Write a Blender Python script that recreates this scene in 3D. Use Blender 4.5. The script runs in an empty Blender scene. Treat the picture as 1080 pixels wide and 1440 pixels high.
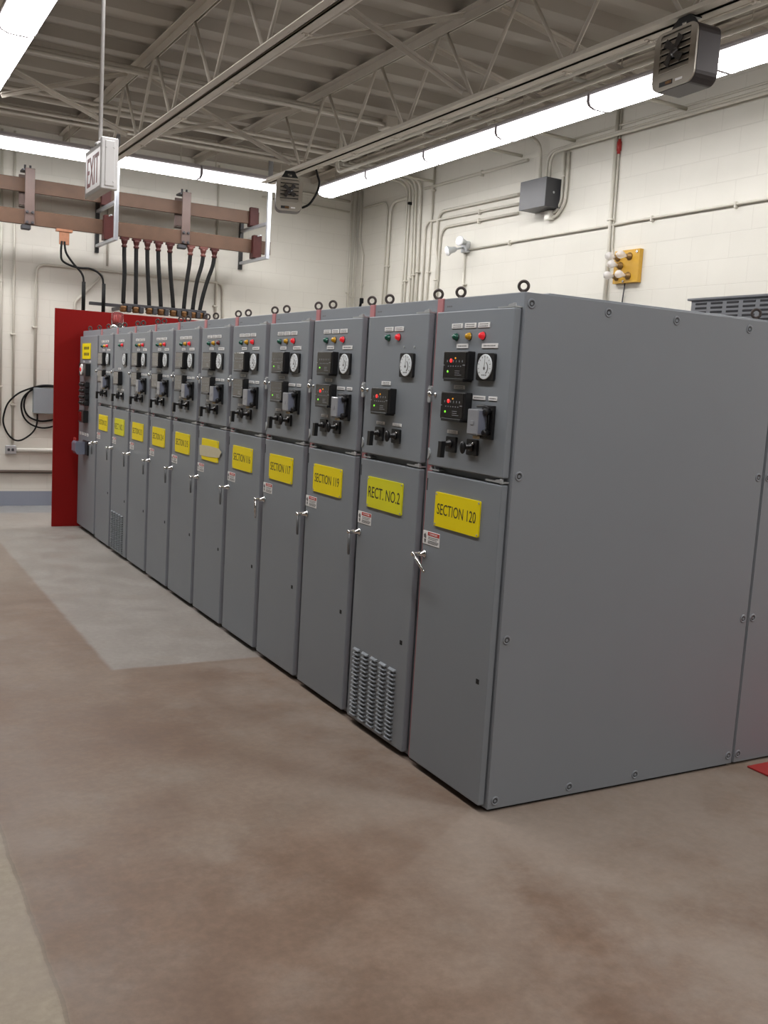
import bpy, bmesh, math, random
from mathutils import Vector, Matrix
random.seed(7)
SC = bpy.context.scene
COL = SC.collection
PI = math.pi

# ------------------------------------------------------------------ materials
def nt(name):
    m = bpy.data.materials.new(name); m.use_nodes = True
    t = m.node_tree; b = t.nodes['Principled BSDF']
    return m, t, b

def paint(name, col, rough=0.5, metal=0.0, var=0.04, scale=6.0, bump=0.0, bscale=300.0, spec=0.5, coat=0.0):
    """painted / plain surface with a little procedural variation and optional fine texture"""
    m, t, b = nt(name)
    g = t.nodes.new('ShaderNodeNewGeometry')
    n = t.nodes.new('ShaderNodeTexNoise'); n.inputs['Scale'].default_value = scale; n.inputs['Detail'].default_value = 4
    t.links.new(g.outputs['Position'], n.inputs['Vector'])
    r = t.nodes.new('ShaderNodeMix'); r.data_type = 'RGBA'
    r.inputs[6].default_value = (*[c*(1-var) for c in col], 1)
    r.inputs[7].default_value = (*[min(1, c*(1+var)) for c in col], 1)
    t.links.new(n.outputs['Fac'], r.inputs[0])
    t.links.new(r.outputs[2], b.inputs['Base Color'])
    b.inputs['Roughness'].default_value = rough
    b.inputs['Metallic'].default_value = metal
    b.inputs['Specular IOR Level'].default_value = spec
    b.inputs['Coat Weight'].default_value = coat
    if bump:
        n2 = t.nodes.new('ShaderNodeTexNoise'); n2.inputs['Scale'].default_value = bscale
        t.links.new(g.outputs['Position'], n2.inputs['Vector'])
        bp = t.nodes.new('ShaderNodeBump'); bp.inputs['Strength'].default_value = bump; bp.inputs['Distance'].default_value = 0.002
        t.links.new(n2.outputs['Fac'], bp.inputs['Height']); t.links.new(bp.outputs['Normal'], b.inputs['Normal'])
    return m

def emit(name, col, strength, base=None):
    m, t, b = nt(name)
    b.inputs['Base Color'].default_value = (*(base or col), 1)
    b.inputs['Emission Color'].default_value = (*col, 1)
    b.inputs['Emission Strength'].default_value = strength
    b.inputs['Roughness'].default_value = 0.3
    return m

def block_wall(name, axis):
    """painted concrete block: courses 203 mm, blocks 406 mm"""
    m, t, b = nt(name)
    g = t.nodes.new('ShaderNodeNewGeometry')
    s = t.nodes.new('ShaderNodeSeparateXYZ'); c = t.nodes.new('ShaderNodeCombineXYZ')
    t.links.new(g.outputs['Position'], s.inputs[0])
    t.links.new(s.outputs[axis], c.inputs[0]); t.links.new(s.outputs[2], c.inputs[1])
    br = t.nodes.new('ShaderNodeTexBrick')
    br.inputs['Scale'].default_value = 1.0; br.inputs['Brick Width'].default_value = 0.406
    br.inputs['Row Height'].default_value = 0.2032; br.inputs['Mortar Size'].default_value = 0.0035
    br.inputs['Mortar Smooth'].default_value = 0.6
    br.inputs['Color1'].default_value = (1, 1, 1, 1); br.inputs['Color2'].default_value = (0.985, 0.985, 0.985, 1)
    br.inputs['Mortar'].default_value = (0.90, 0.895, 0.885, 1)
    t.links.new(c.outputs[0], br.inputs['Vector'])
    n = t.nodes.new('ShaderNodeTexNoise'); n.inputs['Scale'].default_value = 3; n.inputs['Detail'].default_value = 6
    t.links.new(g.outputs['Position'], n.inputs['Vector'])
    mx = t.nodes.new('ShaderNodeMix'); mx.data_type = 'RGBA'
    mx.inputs[6].default_value = (0.665, 0.645, 0.575, 1); mx.inputs[7].default_value = (0.735, 0.713, 0.645, 1)
    t.links.new(n.outputs['Fac'], mx.inputs[0])
    ml = t.nodes.new('ShaderNodeMix'); ml.data_type = 'RGBA'; ml.blend_type = 'MULTIPLY'; ml.inputs[0].default_value = 1
    t.links.new(mx.outputs[2], ml.inputs[6]); t.links.new(br.outputs['Color'], ml.inputs[7])
    # grey-blue painted skirting band at the foot of the wall
    gt = t.nodes.new('ShaderNodeMath'); gt.operation = 'LESS_THAN'; gt.inputs[1].default_value = 0.175
    t.links.new(s.outputs[2], gt.inputs[0])
    bd = t.nodes.new('ShaderNodeMix'); bd.data_type = 'RGBA'; bd.inputs[7].default_value = (0.27, 0.30, 0.36, 1)
    t.links.new(gt.outputs[0], bd.inputs[0]); t.links.new(ml.outputs[2], bd.inputs[6])
    t.links.new(bd.outputs[2], b.inputs['Base Color'])
    b.inputs['Roughness'].default_value = 0.55
    n3 = t.nodes.new('ShaderNodeTexNoise'); n3.inputs['Scale'].default_value = 120; n3.inputs['Detail'].default_value = 3
    t.links.new(g.outputs['Position'], n3.inputs['Vector'])
    ad = t.nodes.new('ShaderNodeMath'); ad.operation = 'MULTIPLY_ADD'; ad.inputs[1].default_value = 0.25
    inv = t.nodes.new('ShaderNodeMath'); inv.operation = 'SUBTRACT'; inv.inputs[0].default_value = 1
    t.links.new(br.outputs['Fac'], inv.inputs[1])
    t.links.new(n3.outputs['Fac'], ad.inputs[0]); t.links.new(inv.outputs[0], ad.inputs[2])
    bp = t.nodes.new('ShaderNodeBump'); bp.inputs['Strength'].default_value = 0.35; bp.inputs['Distance'].default_value = 0.003
    t.links.new(ad.outputs[0], bp.inputs['Height']); t.links.new(bp.outputs['Normal'], b.inputs['Normal'])
    return m

def floor_mat():
    m, t, b = nt('painted_concrete_floor')
    N = t.nodes.new; L = t.links.new
    g = N('ShaderNodeNewGeometry'); s = N('ShaderNodeSeparateXYZ'); L(g.outputs['Position'], s.inputs[0])
    def noise(sc, det=6, rough=0.6):
        n = N('ShaderNodeTexNoise'); n.inputs['Scale'].default_value = sc; n.inputs['Detail'].default_value = det; n.inputs['Roughness'].default_value = rough
        L(g.outputs['Position'], n.inputs['Vector']); return n.outputs['Fac']
    def ramp(src, a, c):
        r = N('ShaderNodeMapRange'); r.inputs[1].default_value = a; r.inputs[2].default_value = c; r.interpolation_type = 'SMOOTHSTEP'
        L(src, r.inputs[0]); return r.outputs[0]
    def mix(f, a, c):
        x = N('ShaderNodeMix'); x.data_type = 'RGBA'
        if isinstance(f, float): x.inputs[0].default_value = f
        else: L(f, x.inputs[0])
        for k, v in ((6, a), (7, c)):
            if isinstance(v, tuple): x.inputs[k].default_value = (*v, 1)
            else: L(v, x.inputs[k])
        return x.outputs[2]
    def math_(op, a, c=None):
        x = N('ShaderNodeMath'); x.operation = op
        for k, v in enumerate((a, c)):
            if v is None: continue
            if isinstance(v, (int, float)): x.inputs[k].default_value = v
            else: L(v, x.inputs[k])
        return x.outputs[0]
    big = ramp(noise(1.1), 0.38, 0.64)
    mid = ramp(noise(3.5, 8, 0.65), 0.35, 0.7)
    fine = noise(28, 8, 0.7)
    brown = mix(mid, (0.200, 0.128, 0.088), (0.262, 0.178, 0.128))
    grey = mix(mid, (0.252, 0.183, 0.138), (0.315, 0.242, 0.190))
    base = mix(big, brown, grey)
    # fresher grey coat laid beside the cabinets, with cut edges
    wob = math_('MULTIPLY', math_('SUBTRACT', noise(6), 0.5), 0.03)
    xs = math_('ADD', s.outputs[0], wob); ys = math_('ADD', s.outputs[1], wob)
    patch = math_('MULTIPLY', ramp(xs, -0.90, -0.86), ramp(ys, 2.27, 2.31))
    coat = mix(mid, (0.365, 0.340, 0.312), (0.42, 0.40, 0.372))
    fl = math_('MULTIPLY', ramp(ys, 2.9, 6.0), 0.55)
    base = mix(fl, base, mix(mid, (0.34, 0.295, 0.25), (0.40, 0.36, 0.315)))
    base = mix(math_('MULTIPLY', patch, 0.80), base, coat)
    worn = math_('MULTIPLY', ramp(noise(2.3, 8, 0.7), 0.50, 0.70), 0.40)
    base = mix(worn, base, (0.34, 0.29, 0.245))
    stn = math_('MULTIPLY', ramp(noise(0.9, 9, 0.75), 0.56, 0.72), 0.35)
    base = mix(stn, base, (0.175, 0.112, 0.080))
    # grey wear right along the cabinet fronts and end
    near = math_('MULTIPLY', math_('MULTIPLY', ramp(xs, -0.85, -0.1), ramp(ys, 2.35, 2.2)), ramp(noise(1.6, 7, 0.65), 0.30, 0.62))
    base = mix(math_('MULTIPLY', near, 0.85), base, (0.34, 0.28, 0.235))
    # older pale slab at the left
    slab = ramp(xs, -1.70, -1.735)
    pale = mix(mid, (0.32, 0.255, 0.185), (0.42, 0.36, 0.275))
    base = mix(slab, base, pale)
    # joint line at the slab edge
    jl = math_('LESS_THAN', math_('ABSOLUTE', math_('ADD', xs, 1.718)), 0.006)
    base = mix(math_('MULTIPLY', jl, 0.35), base, (0.14, 0.11, 0.085))
    # blue-grey painted border at the back wall
    bl = ramp(s.outputs[1], 8.50, 8.56)
    base = mix(math_('MULTIPLY', bl, 0.75), base, (0.30, 0.315, 0.33))
    # patchy dark marks on the floor along the back wall
    dk = math_('MULTIPLY', ramp(s.outputs[1], 9.0, 9.12), ramp(noise(5), 0.45, 0.6))
    base = mix(math_('MULTIPLY', dk, 0.6), base, (0.10, 0.09, 0.085))
    # fine speckle and scuffs
    sp = ramp(fine, 0.3, 0.75)
    x = N('ShaderNodeMix'); x.data_type = 'RGBA'; x.blend_type = 'MULTIPLY'; x.inputs[0].default_value = 1.0
    L(base, x.inputs[6]); L(mix(sp, (0.83, 0.83, 0.83), (0.97, 0.965, 0.955)), x.inputs[7])
    L(x.outputs[2], b.inputs['Base Color'])
    rr = N('ShaderNodeMapRange'); rr.inputs[3].default_value = 0.42; rr.inputs[4].default_value = 0.62
    L(mid, rr.inputs[0]); L(rr.outputs[0], b.inputs['Roughness'])
    b.inputs['Specular IOR Level'].default_value = 0.35
    bp = N('ShaderNodeBump'); bp.inputs['Strength'].default_value = 0.12; bp.inputs['Distance'].default_value = 0.003
    L(fine, bp.inputs['Height']); L(bp.outputs['Normal'], b.inputs['Normal'])
    return m

def clear_plastic(name, col=(1, 1, 1), trans=0.85, rough=0.08, ior=1.25):
    m, t, b = nt(name)
    b.inputs['Base Color'].default_value = (*col, 1)
    b.inputs['Transmission Weight'].default_value = trans
    b.inputs['Roughness'].default_value = rough; b.inputs['IOR'].default_value = ior
    return m

LAMP = 10.0
M = dict(
    grey=paint('cabinet_grey_paint', (0.240, 0.264, 0.288), 0.42, var=0.03, bump=0.08, bscale=500),
    greyside=paint('cabinet_side_paint', (0.248, 0.268, 0.292), 0.45, var=0.03, scale=4, bump=0.15, bscale=420),
    red=paint('red_fibreglass_sheet', (0.27, 0.008, 0.007), 0.6, var=0.08, scale=3, spec=0.15),
    pinkred=paint('red_barrier_edge', (0.52, 0.21, 0.22), 0.5, var=0.08),
    yellow=paint('yellow_engraved_plastic', (0.95, 0.76, 0.004), 0.5, spec=0.25, var=0.03),
    yelgreen=paint('greenish_yellow_engraved_plastic', (0.80, 0.76, 0.02), 0.5, spec=0.25, var=0.03),
    black=paint('black_plastic', (0.012, 0.012, 0.013), 0.35),
    blackgloss=paint('black_glossy_cover', (0.022, 0.020, 0.019), 0.10, coat=0.6),
    fanmetal=paint('dark_metal_fan', (0.16, 0.16, 0.17), 0.2, 0.9),
    blackrub=paint('black_rubber', (0.008, 0.008, 0.008), 0.7, spec=0.2),
    letter=paint('engraved_black_letters', (0.035, 0.03, 0.01), 0.6),
    white=paint('white_plastic', (0.88, 0.87, 0.86), 0.4),
    dial=paint('white_meter_dial', (0.80, 0.84, 0.86), 0.3),
    ink=paint('label_ink', (0.16, 0.16, 0.16), 0.6),
    chrome=paint('chrome', (0.72, 0.72, 0.72), 0.15, 1.0),
    steelgrey=paint('grey_painted_lever', (0.20, 0.21, 0.22), 0.35, 0.3),
    zinc=paint('zinc_plated_steel', (0.52, 0.54, 0.55), 0.35, 0.45),
    darkmetal=paint('dull_dark_steel', (0.055, 0.055, 0.06), 0.5, 0.4),
    eyebolt=paint('oxidised_eyebolt_steel', (0.075, 0.06, 0.055), 0.5, 0.4, var=0.25, scale=40),
    hole=paint('dark_opening_shade', (0.006, 0.006, 0.006), 0.8),  # openings, plus the painted shade strips below the louver hoods
    dangerred=paint('danger_red_print', (0.55, 0.05, 0.04), 0.4),
    testgrey=paint('light_grey_test_cover', (0.30, 0.31, 0.335), 0.3, coat=0.3),
    testblue=paint('blue_grey_clear_side', (0.22, 0.24, 0.31), 0.2, coat=0.4),
    tan=paint('tan_tag', (0.45, 0.36, 0.22), 0.6),
    tape=paint('masking_tape', (0.64, 0.58, 0.40), 0.6, var=0.06, scale=60),
    ledred=emit('lit_red_led', (1.0, 0.03, 0.03), 0.8),
    ledgreen=emit('lit_green_led', (0.25, 1.0, 0.05), 0.5),
    ledamber=emit('lit_amber_led', (1.0, 0.4, 0.02), 0.3),
    lampred=emit('lit_red_lens', (1.0, 0.02, 0.03), 0.20, (0.6, 0.02, 0.03)),
    lampdark=paint('unlit_red_lens', (0.16, 0.015, 0.015), 0.15, coat=0.5),
    lampgreen=paint('green_lens', (0.008, 0.10, 0.065), 0.15, coat=0.5),
    lampamber=paint('amber_lens', (0.62, 0.33, 0.012), 0.15, coat=0.5),
    conduit=paint('cream_painted_conduit', (0.60, 0.575, 0.50), 0.45, var=0.05),
    jwhite=paint('cream_fitting', (0.75, 0.73, 0.66), 0.4),
    dkconduit=paint('brown_conduit', (0.10, 0.075, 0.06), 0.5),
    steelpaint=paint('dull_cream_painted_steel', (0.47, 0.43, 0.37), 0.6, var=0.10, scale=9),
    chordpaint=paint('pale_painted_chord', (0.60, 0.55, 0.47), 0.55, var=0.08, scale=7),
    deck=paint('dull_painted_deck', (0.335, 0.302, 0.255), 0.65, var=0.14, scale=1.7),
    fixture=paint('white_enamel_fixture', (0.60, 0.57, 0.60), 0.4),
    lens=emit('lit_fluorescent_lens', (1.0, 0.985, 0.985), LAMP*1.75, (0.9, 0.9, 0.9)),
    lens_mid=emit('lit_fluorescent_lens_shoulder', (1.0, 0.985, 0.985), LAMP*0.38, (0.9, 0.9, 0.9)),
    lens_side=emit('lit_fluorescent_lens_side', (1.0, 0.975, 0.985), LAMP*0.13, (0.9, 0.9, 0.9)),
    copper=paint('aged_copper_bar', (0.098, 0.056, 0.036), 0.5, 0.1, var=0.3, spec=0.3, scale=7),
    copper2=paint('brown_copper_strap', (0.105, 0.070, 0.060), 0.5, 0.1, var=0.15, scale=12),
    coplug=paint('copper_lug', (0.42, 0.20, 0.12), 0.4, 0.5, var=0.2, scale=30),
    lugred=paint('reddish_lug', (0.11, 0.03, 0.022), 0.5, var=0.2, scale=30),
    oranglug=paint('tarnished_orange_lug', (0.16, 0.075, 0.022), 0.5, 0.3, var=0.7, scale=40),
    insul=paint('dark_red_insulator', (0.050, 0.012, 0.010), 0.5, spec=0.25, var=0.2, scale=25),
    alum=paint('galvanised_strut', (0.50, 0.52, 0.56), 0.38, 0.7),
    boxgrey=paint('grey_enclosure_paint', (0.055, 0.056, 0.062), 0.4, var=0.05),
    hoodgrey=paint('pale_grey_hood_paint', (0.30, 0.31, 0.33), 0.4),
    boxblue=paint('blue_grey_box_paint', (0.26, 0.29, 0.31), 0.4),
    stain=paint('warm_stainless_face', (0.40, 0.365, 0.31), 0.3, 0.35, var=0.06),
    heaterside=paint('dark_bronze_shell', (0.035, 0.027, 0.027), 0.40, 0.2, spec=0.35),
    wood=paint('orange_varnished_board', (0.58, 0.33, 0.035), 0.4, var=0.1, scale=20),
    bulb=clear_plastic('clear_bulb_glass', (0.95, 0.93, 0.92), 0.55, 0.05),
    brass=paint('brass_socket', (0.26, 0.15, 0.045), 0.4, 0.5),
    redfit=paint('red_painted_fitting', (0.42, 0.035, 0.03), 0.4),
    redmat=paint('red_floor_mat', (0.38, 0.025, 0.022), 0.6, var=0.1),
    clear=clear_plastic('clear_beacon_dome', (1, 0.97, 0.97), 0.95, 0.03, 1.04),
    exitred=paint('exit_red_letters', (0.62, 0.10, 0.09), 0.4),
    exitpanel=emit('lit_exit_face', (1.0, 0.93, 0.91), 0.22, (0.70, 0.66, 0.65)),
    lampglass=emit('frosted_lamp_glass', (1, 1, 1), 0.12, (0.9, 0.9, 0.92)),
    floor=floor_mat(), dullwall=paint('dull_grey_wall', (0.15, 0.145, 0.135), 0.6),
    wally=block_wall('painted_block_facing_x', 1), wallx=block_wall('painted_block_facing_y', 0),
)

# ------------------------------------------------------------------ mesh helpers
def nb(): return bmesh.new()

def box(bm, x0, x1, y0, y1, z0, z1, bev=0.0, mi=0, seg=1):
    r = bmesh.ops.create_cube(bm, size=1.0)
    vs = r['verts']
    for v in vs:
        v.co = Vector(((x0+x1)/2 + v.co.x*(x1-x0), (y0+y1)/2 + v.co.y*(y1-y0), (z0+z1)/2 + v.co.z*(z1-z0)))
    fs = set(f for v in vs for f in v.link_faces)
    for f in fs: f.material_index = mi
    if bev:
        es = list(set(e for v in vs for e in v.link_edges))
        bmesh.ops.bevel(bm, geom=es, offset=bev, segments=seg, affect='EDGES', profile=0.5, material=-1)
    return bm

def frame_of(d):
    d = d.normalized()
    u = Vector((0, 0, 1)) if abs(d.z) < 0.95 else Vector((1, 0, 0))
    a = d.cross(u).normalized(); b = d.cross(a).normalized()
    return a, b

def ring_sweep(bm, rings, close=True, mi=0, caps=True):
    vr = [[bm.verts.new(p) for p in r] for r in rings]
    n = len(vr[0])
    for i in range(len(vr)-1):
        for k in range(n):
            f = bm.faces.new((vr[i][k], vr[i][(k+1) % n], vr[i+1][(k+1) % n], vr[i+1][k])); f.material_index = mi; f.smooth = True
    if caps:
        for r in (list(reversed(vr[0])), vr[-1]):
            f = bm.faces.new(r); f.material_index = mi
    return bm

def cyl(bm, p0, p1, r0, r1=None, seg=16, mi=0):
    p0 = Vector(p0); p1 = Vector(p1); r1 = r0 if r1 is None else r1
    a, b = frame_of(p1-p0)
    rings = [[p + (a*math.cos(2*PI*k/seg) + b*math.sin(2*PI*k/seg))*r for k in range(seg)] for p, r in ((p0, r0), (p1, r1))]
    return ring_sweep(bm, rings, mi=mi)

def lathe(bm, o, d, prof, seg=20, mi=0):
    """prof: list of (distance along d, radius)"""
    o = Vector(o); d = Vector(d).normalized(); a, b = frame_of(d)
    rings = [[o + d*h + (a*math.cos(2*PI*k/seg) + b*math.sin(2*PI*k/seg))*max(r, 1e-4) for k in range(seg)] for h, r in prof]
    return ring_sweep(bm, rings, mi=mi)

def fillet(pts, rad):
    pts = [Vector(p) for p in pts]; out = [pts[0]]
    for i in range(1, len(pts)-1):
        p, q, s = pts[i-1], pts[i], pts[i+1]
        a = (p-q); b = (s-q); la, lb = a.length, b.length
        if la < 1e-6 or lb < 1e-6: continue
        a /= la; b /= lb
        ang = a.angle(b)
        if ang > PI-0.03: out.append(q); continue
        d = min(rad/math.tan(ang/2), la*0.49, lb*0.49)
        s0 = q+a*d; s1 = q+b*d
        n = max(3, int((PI-ang)/0.22))
        for k in range(n+1):
            t = k/n
            out.append(s0*(1-t)**2 + q*2*t*(1-t) + s1*t*t)
    out.append(pts[-1]); return out

def catmull(pts, n=8, closed=False):
    P = [Vector(p) for p in pts]; out = []
    for i in range(len(P)-1):
        p0 = P[max(i-1, 0)]; p1 = P[i]; p2 = P[i+1]; p3 = P[min(i+2, len(P)-1)]
        for k in range(n):
            t = k/n
            out.append(0.5*((2*p1)+(p2-p0)*t+(2*p0-5*p1+4*p2-p3)*t*t+(3*p1-p0-3*p2+p3)*t**3))
    out.append(P[-1]); return out

def tube(bm, pts, r, seg=10, rad=None, mi=0):
    pts = fillet(pts, rad) if rad else [Vector(p) for p in pts]
    rings = []; a = None
    for i, p in enumerate(pts):
        d = (pts[min(i+1, len(pts)-1)] - pts[max(i-1, 0)]).normalized()
        if a is None: a, b = frame_of(d)
        else:
            a = (a - d*a.dot(d)).normalized()
        b = d.cross(a)
        rings.append([p + (a*math.cos(2*PI*k/seg) + b*math.sin(2*PI*k/seg))*r for k in range(seg)])
    return ring_sweep(bm, rings, mi=mi)

def torus(bm, c, nrm, R, r, seg=24, rs=10, mi=0):
    c = Vector(c); a, b = frame_of(Vector(nrm)); n = Vector(nrm).normalized()
    rows = []
    for i in range(seg):
        t = 2*PI*i/seg; e = a*math.cos(t)+b*math.sin(t)
        rows.append([bm.verts.new(c+e*(R+r*math.cos(2*PI*k/rs))+n*r*math.sin(2*PI*k/rs)) for k in range(rs)])
    for i in range(seg):
        for k in range(rs):
            f = bm.faces.new((rows[i][k], rows[(i+1) % seg][k], rows[(i+1) % seg][(k+1) % rs], rows[i][(k+1) % rs])); f.smooth = True; f.material_index = mi
    return bm

def prism(bm, poly, off, mi=0):
    """extrude a planar polygon (3D points) by vector off"""
    off = Vector(off)
    a = [bm.verts.new(Vector(p)) for p in poly]; b = [bm.verts.new(Vector(p)+off) for p in poly]; n = len(a)
    bm.faces.new(a).material_index = mi; bm.faces.new(list(reversed(b))).material_index = mi
    for i in range(n):
        bm.faces.new((a[i], b[i], b[(i+1) % n], a[(i+1) % n])).material_index = mi
    return bm

def ball(bm, c, r, sx=1, sy=1, sz=1, seg=14, mi=0):
    q = bmesh.ops.create_uvsphere(bm, u_segments=seg, v_segments=max(6, seg*2//3), radius=r)
    for v in q['verts']: v.co = Vector((v.co.x*sx, v.co.y*sy, v.co.z*sz)) + Vector(c)
    for f in set(f for v in q['verts'] for f in v.link_faces): f.smooth = True; f.material_index = mi
    return bm

def rrect(cy, cz, w, h, r, x, n=5):
    """rounded rectangle polygon in the plane x"""
    out = []
    for (sy, sz, a0) in ((1, 1, 0), (-1, 1, PI/2), (-1, -1, PI), (1, -1, 1.5*PI)):
        for k in range(n+1):
            a = a0 + PI/2*k/n
            out.append((x, cy + sy*(w/2-r) + r*math.cos(a), cz + sz*(h/2-r) + r*math.sin(a)))
    return out

def mesh(name, bm, mats):
    bmesh.ops.recalc_face_normals(bm, faces=bm.faces[:])
    me = bpy.data.meshes.new(name); bm.to_mesh(me); bm.free()
    for m in (mats if isinstance(mats, (list, tuple)) else [mats]): me.materials.append(M[m])
    return me

def text_mesh(name, s, w, h, mat, depth=0.0006):
    """lettering in the local plane: reads along -Y, up +Z, facing -X, centred on the origin"""
    cu = bpy.data.curves.new(name, 'FONT'); cu.body = s; cu.extrude = 0.5*depth; cu.resolution_u = 3
    ob = bpy.data.objects.new(name, cu); COL.objects.link(ob)
    dg = bpy.context.evaluated_depsgraph_get(); dg.update()
    me = bpy.data.meshes.new_from_object(ob.evaluated_get(dg))
    bpy.data.objects.remove(ob); bpy.data.curves.remove(cu)
    xs = [v.co.x for v in me.vertices]; ys = [v.co.y for v in me.vertices]
    x0, x1, y0, y1 = min(xs), max(xs), min(ys), max(ys)
    for v in me.vertices:
        tx = ((v.co.x-x0)/(x1-x0)-0.5)*w; ty = ((v.co.y-y0)/(y1-y0)-0.5)*h; tz = v.co.z
        v.co = Vector((-tz, -tx, ty))
    me.materials.clear(); me.materials.append(M[mat]); me.name = name
    return me

# ------------------------------------------------------------------ object helpers
def link(name, me, parent=None, loc=(0, 0, 0), label=None):
    o = bpy.data.objects.new(name, me); COL.objects.link(o); o.location = loc
    if parent: o.parent = parent
    if label: o['label'] = label
    return o

def empty(name, loc, label, cat, group=None):
    o = bpy.data.objects.new(name, None); COL.objects.link(o); o.location = loc; o.empty_display_size = 0.05
    o['label'] = label; o['category'] = cat
    if group: o['group'] = group
    return o

def tag(o, label, cat, group=None):
    o['label'] = label; o['category'] = cat
    if group: o['group'] = group
    return o

def struct(name, bm, mats):
    o = link(name, mesh(name, bm, mats)); o['kind'] = 'structure'; return o

# ------------------------------------------------------------------ room shell
XR, YB, ZC = 4.02, 9.14, 4.32
XL, YF = -5.2, -6.0
bm = nb(); box(bm, XL-.2, XR+.2, YF-.2, YB+.2, -0.2, 0.0); struct('floor', bm, 'floor')
bm = nb(); box(bm, XR, XR+.2, YF, YB, 0, ZC+.12); struct('wall_right', bm, 'wally')
bm = nb(); box(bm, XL-.2, XR+.2, YB, YB+.2, 0, ZC+.12); struct('wall_back', bm, 'wallx')
bm = nb(); box(bm, XL-.2, XL, YF, YB, 0, ZC+.12); struct('wall_left', bm, 'dullwall')
bm = nb(); box(bm, XL-.2, XR+.2, YF-.2, YF, 0, ZC+.12); struct('wall_front', bm, 'dullwall')
# corrugated steel roof deck: ribs along x, pitch ~0.48 m
bm = nb(); prof = []; y = YF; P = 0.485
while y < YB + 0.5:
    prof += [(y, ZC), (y+0.13, ZC), (y+0.19, ZC+0.075), (y+P-0.06, ZC+0.075)]
    y += P
a = [bm.verts.new((XL, p[0], p[1])) for p in prof]; b = [bm.verts.new((XR+.1, p[0], p[1])) for p in prof]
c = [bm.verts.new((XL, p[0], ZC+.14)) for p in prof]; d = [bm.verts.new((XR+.1, p[0], ZC+.14)) for p in prof]
for i in range(len(prof)-1):
    bm.faces.new((a[i], b[i], b[i+1], a[i+1])); bm.faces.new((c[i], c[i+1], d[i+1], d[i]))
for q0, q1 in ((a, c), (b, d)):
    for i in range(len(prof)-1): bm.faces.new((q0[i], q0[i+1], q1[i+1], q1[i]))
struct('ceiling', bm, 'deck')

# ------------------------------------------------------------------ roof joists
def joist(x, zt, zb, y0, y1, label, phase=5.40, pitch=0.985, web=True):
    r = empty('roof_joist', (x, (y0+y1)/2, zb), label, 'roof joist', 'steel roof joists')
    ox, oy, oz = x, (y0+y1)/2, zb
    def put(n, bm, m='steelpaint'):
        me = mesh(n, bm, m); me.transform(Matrix.Translation((-ox, -oy, -oz))); return link(n, me, r)
    bm = nb()
    for s in (-1, 1):
        box(bm, x+s*0.008, x+s*0.068, YF+.01, YB-.01, zt+0.062, zt+0.070)
        box(bm, x+s*0.008, x+s*0.015, YF+.01, YB-.01, zt, zt+0.064)
    put('top_chord', bm)
    if not web: return r
    bm = nb()
    for s in (-1, 1):
        box(bm, x+s*0.008, x+s*0.070, y0, y1, zb, zb+0.007)
        box(bm, x+s*0.008, x+s*0.015, y0, y1, zb, zb+0.055)
    put('bottom_chord', bm, 'chordpaint')
    yt = phase
    while yt + pitch < y1: yt += pitch
    while yt > y0:
        for s in (-1, 1):
            p0 = Vector((x, yt + s*0.03, zt+0.03)); p1 = Vector((x, yt + s*(pitch/2-0.03), zb+0.03))
            if y0 < p1.y < y1:
                bm = nb(); cyl(bm, p0, p1, 0.0135, seg=8); put('web_bar', bm)
        yt -= pitch
    return r
ZT, ZBm = 4.248, 3.672
joist(0.13, ZT, ZBm, -5.6, 6.95, 'steel bar joist running above the aisle left of the cabinet fronts')
joist(1.71, ZT, ZBm, -5.6, 6.75, 'steel bar joist over the cabinets, with both unit heaters hung from it')
joist(-1.45, ZT, ZBm, -5.6, 6.95, 'steel bar joist behind the light strip at upper left')
joist(3.29, ZT, ZBm, 0, 0, 'steel joist chord at the deck above the right light strip', web=False)

# cross bridging and ceiling pipes
def pipe(name, pts, r, label, cat='conduit', mat='conduit', rad=0.10, group=None, straps=(), wall=None, seg=10):
    o = empty(name, pts[0], label, cat, group) if straps else None
    bm = nb(); tube(bm, pts, r, seg=seg, rad=rad)
    if not o:
        return tag(link(name, mesh(name, bm, mat)), label, cat, group)
    me = mesh('pipe', bm, mat); me.transform(Matrix.Translation(-Vector(pts[0]))); link('pipe', me, o)
    for s in straps:
        bm = nb(); s = Vector(s)
        if wall == 'x': box(bm, s.x-r-.006, XR-.0005, s.y-r-.022, s.y+r+.008, s.z-.009, s.z+.009, bev=.003)
        elif wall == 'xh': box(bm, s.x-r-.006, XR-.0005, s.y-.009, s.y+.009, s.z-r-.022, s.z+r+.008, bev=.003)
        else: box(bm, s.x-r-.022, s.x+r+.008, s.y-r-.006, YB-.0005, s.z-.009, s.z+.009, bev=.003)
        me = mesh('strap', bm, mat); me.transform(Matrix.Translation(-Vector(pts[0]))); link('strap', me, o)
    return o

G = 'ceiling pipes crossing the joists'
pipe('ceiling_pipe', [(-5.1, 5.62, 4.195), (2.40, 5.62, 4.195)], 0.024, 'thicker of the two pipes crossing under the deck above the hanging sign rod', 'pipe', 'steelpaint')
pipe('ceiling_pipe', [(-5.1, 5.55, 4.150), (2.40, 5.55, 4.150)], 0.017, 'thinner lower pipe of the pair crossing under the deck', 'pipe', 'steelpaint')
for k, (y_, z_, r_, lb) in enumerate([
        (7.02, 4.21, 0.018, 'first of four parallel ceiling pipes near the back wall, nearest the camera'),
        (7.16, 4.19, 0.026, 'second of four parallel ceiling pipes near the back wall'),
        (7.72, 4.20, 0.018, 'third of four parallel ceiling pipes near the back wall'),
        (7.90, 4.19, 0.024, 'last of four parallel ceiling pipes, closest above the back light strip')]):
    pipe('ceiling_pipe', [(-5.1, y_, z_), (2.75, y_, z_)], r_, lb, 'pipe', 'steelpaint')
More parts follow.
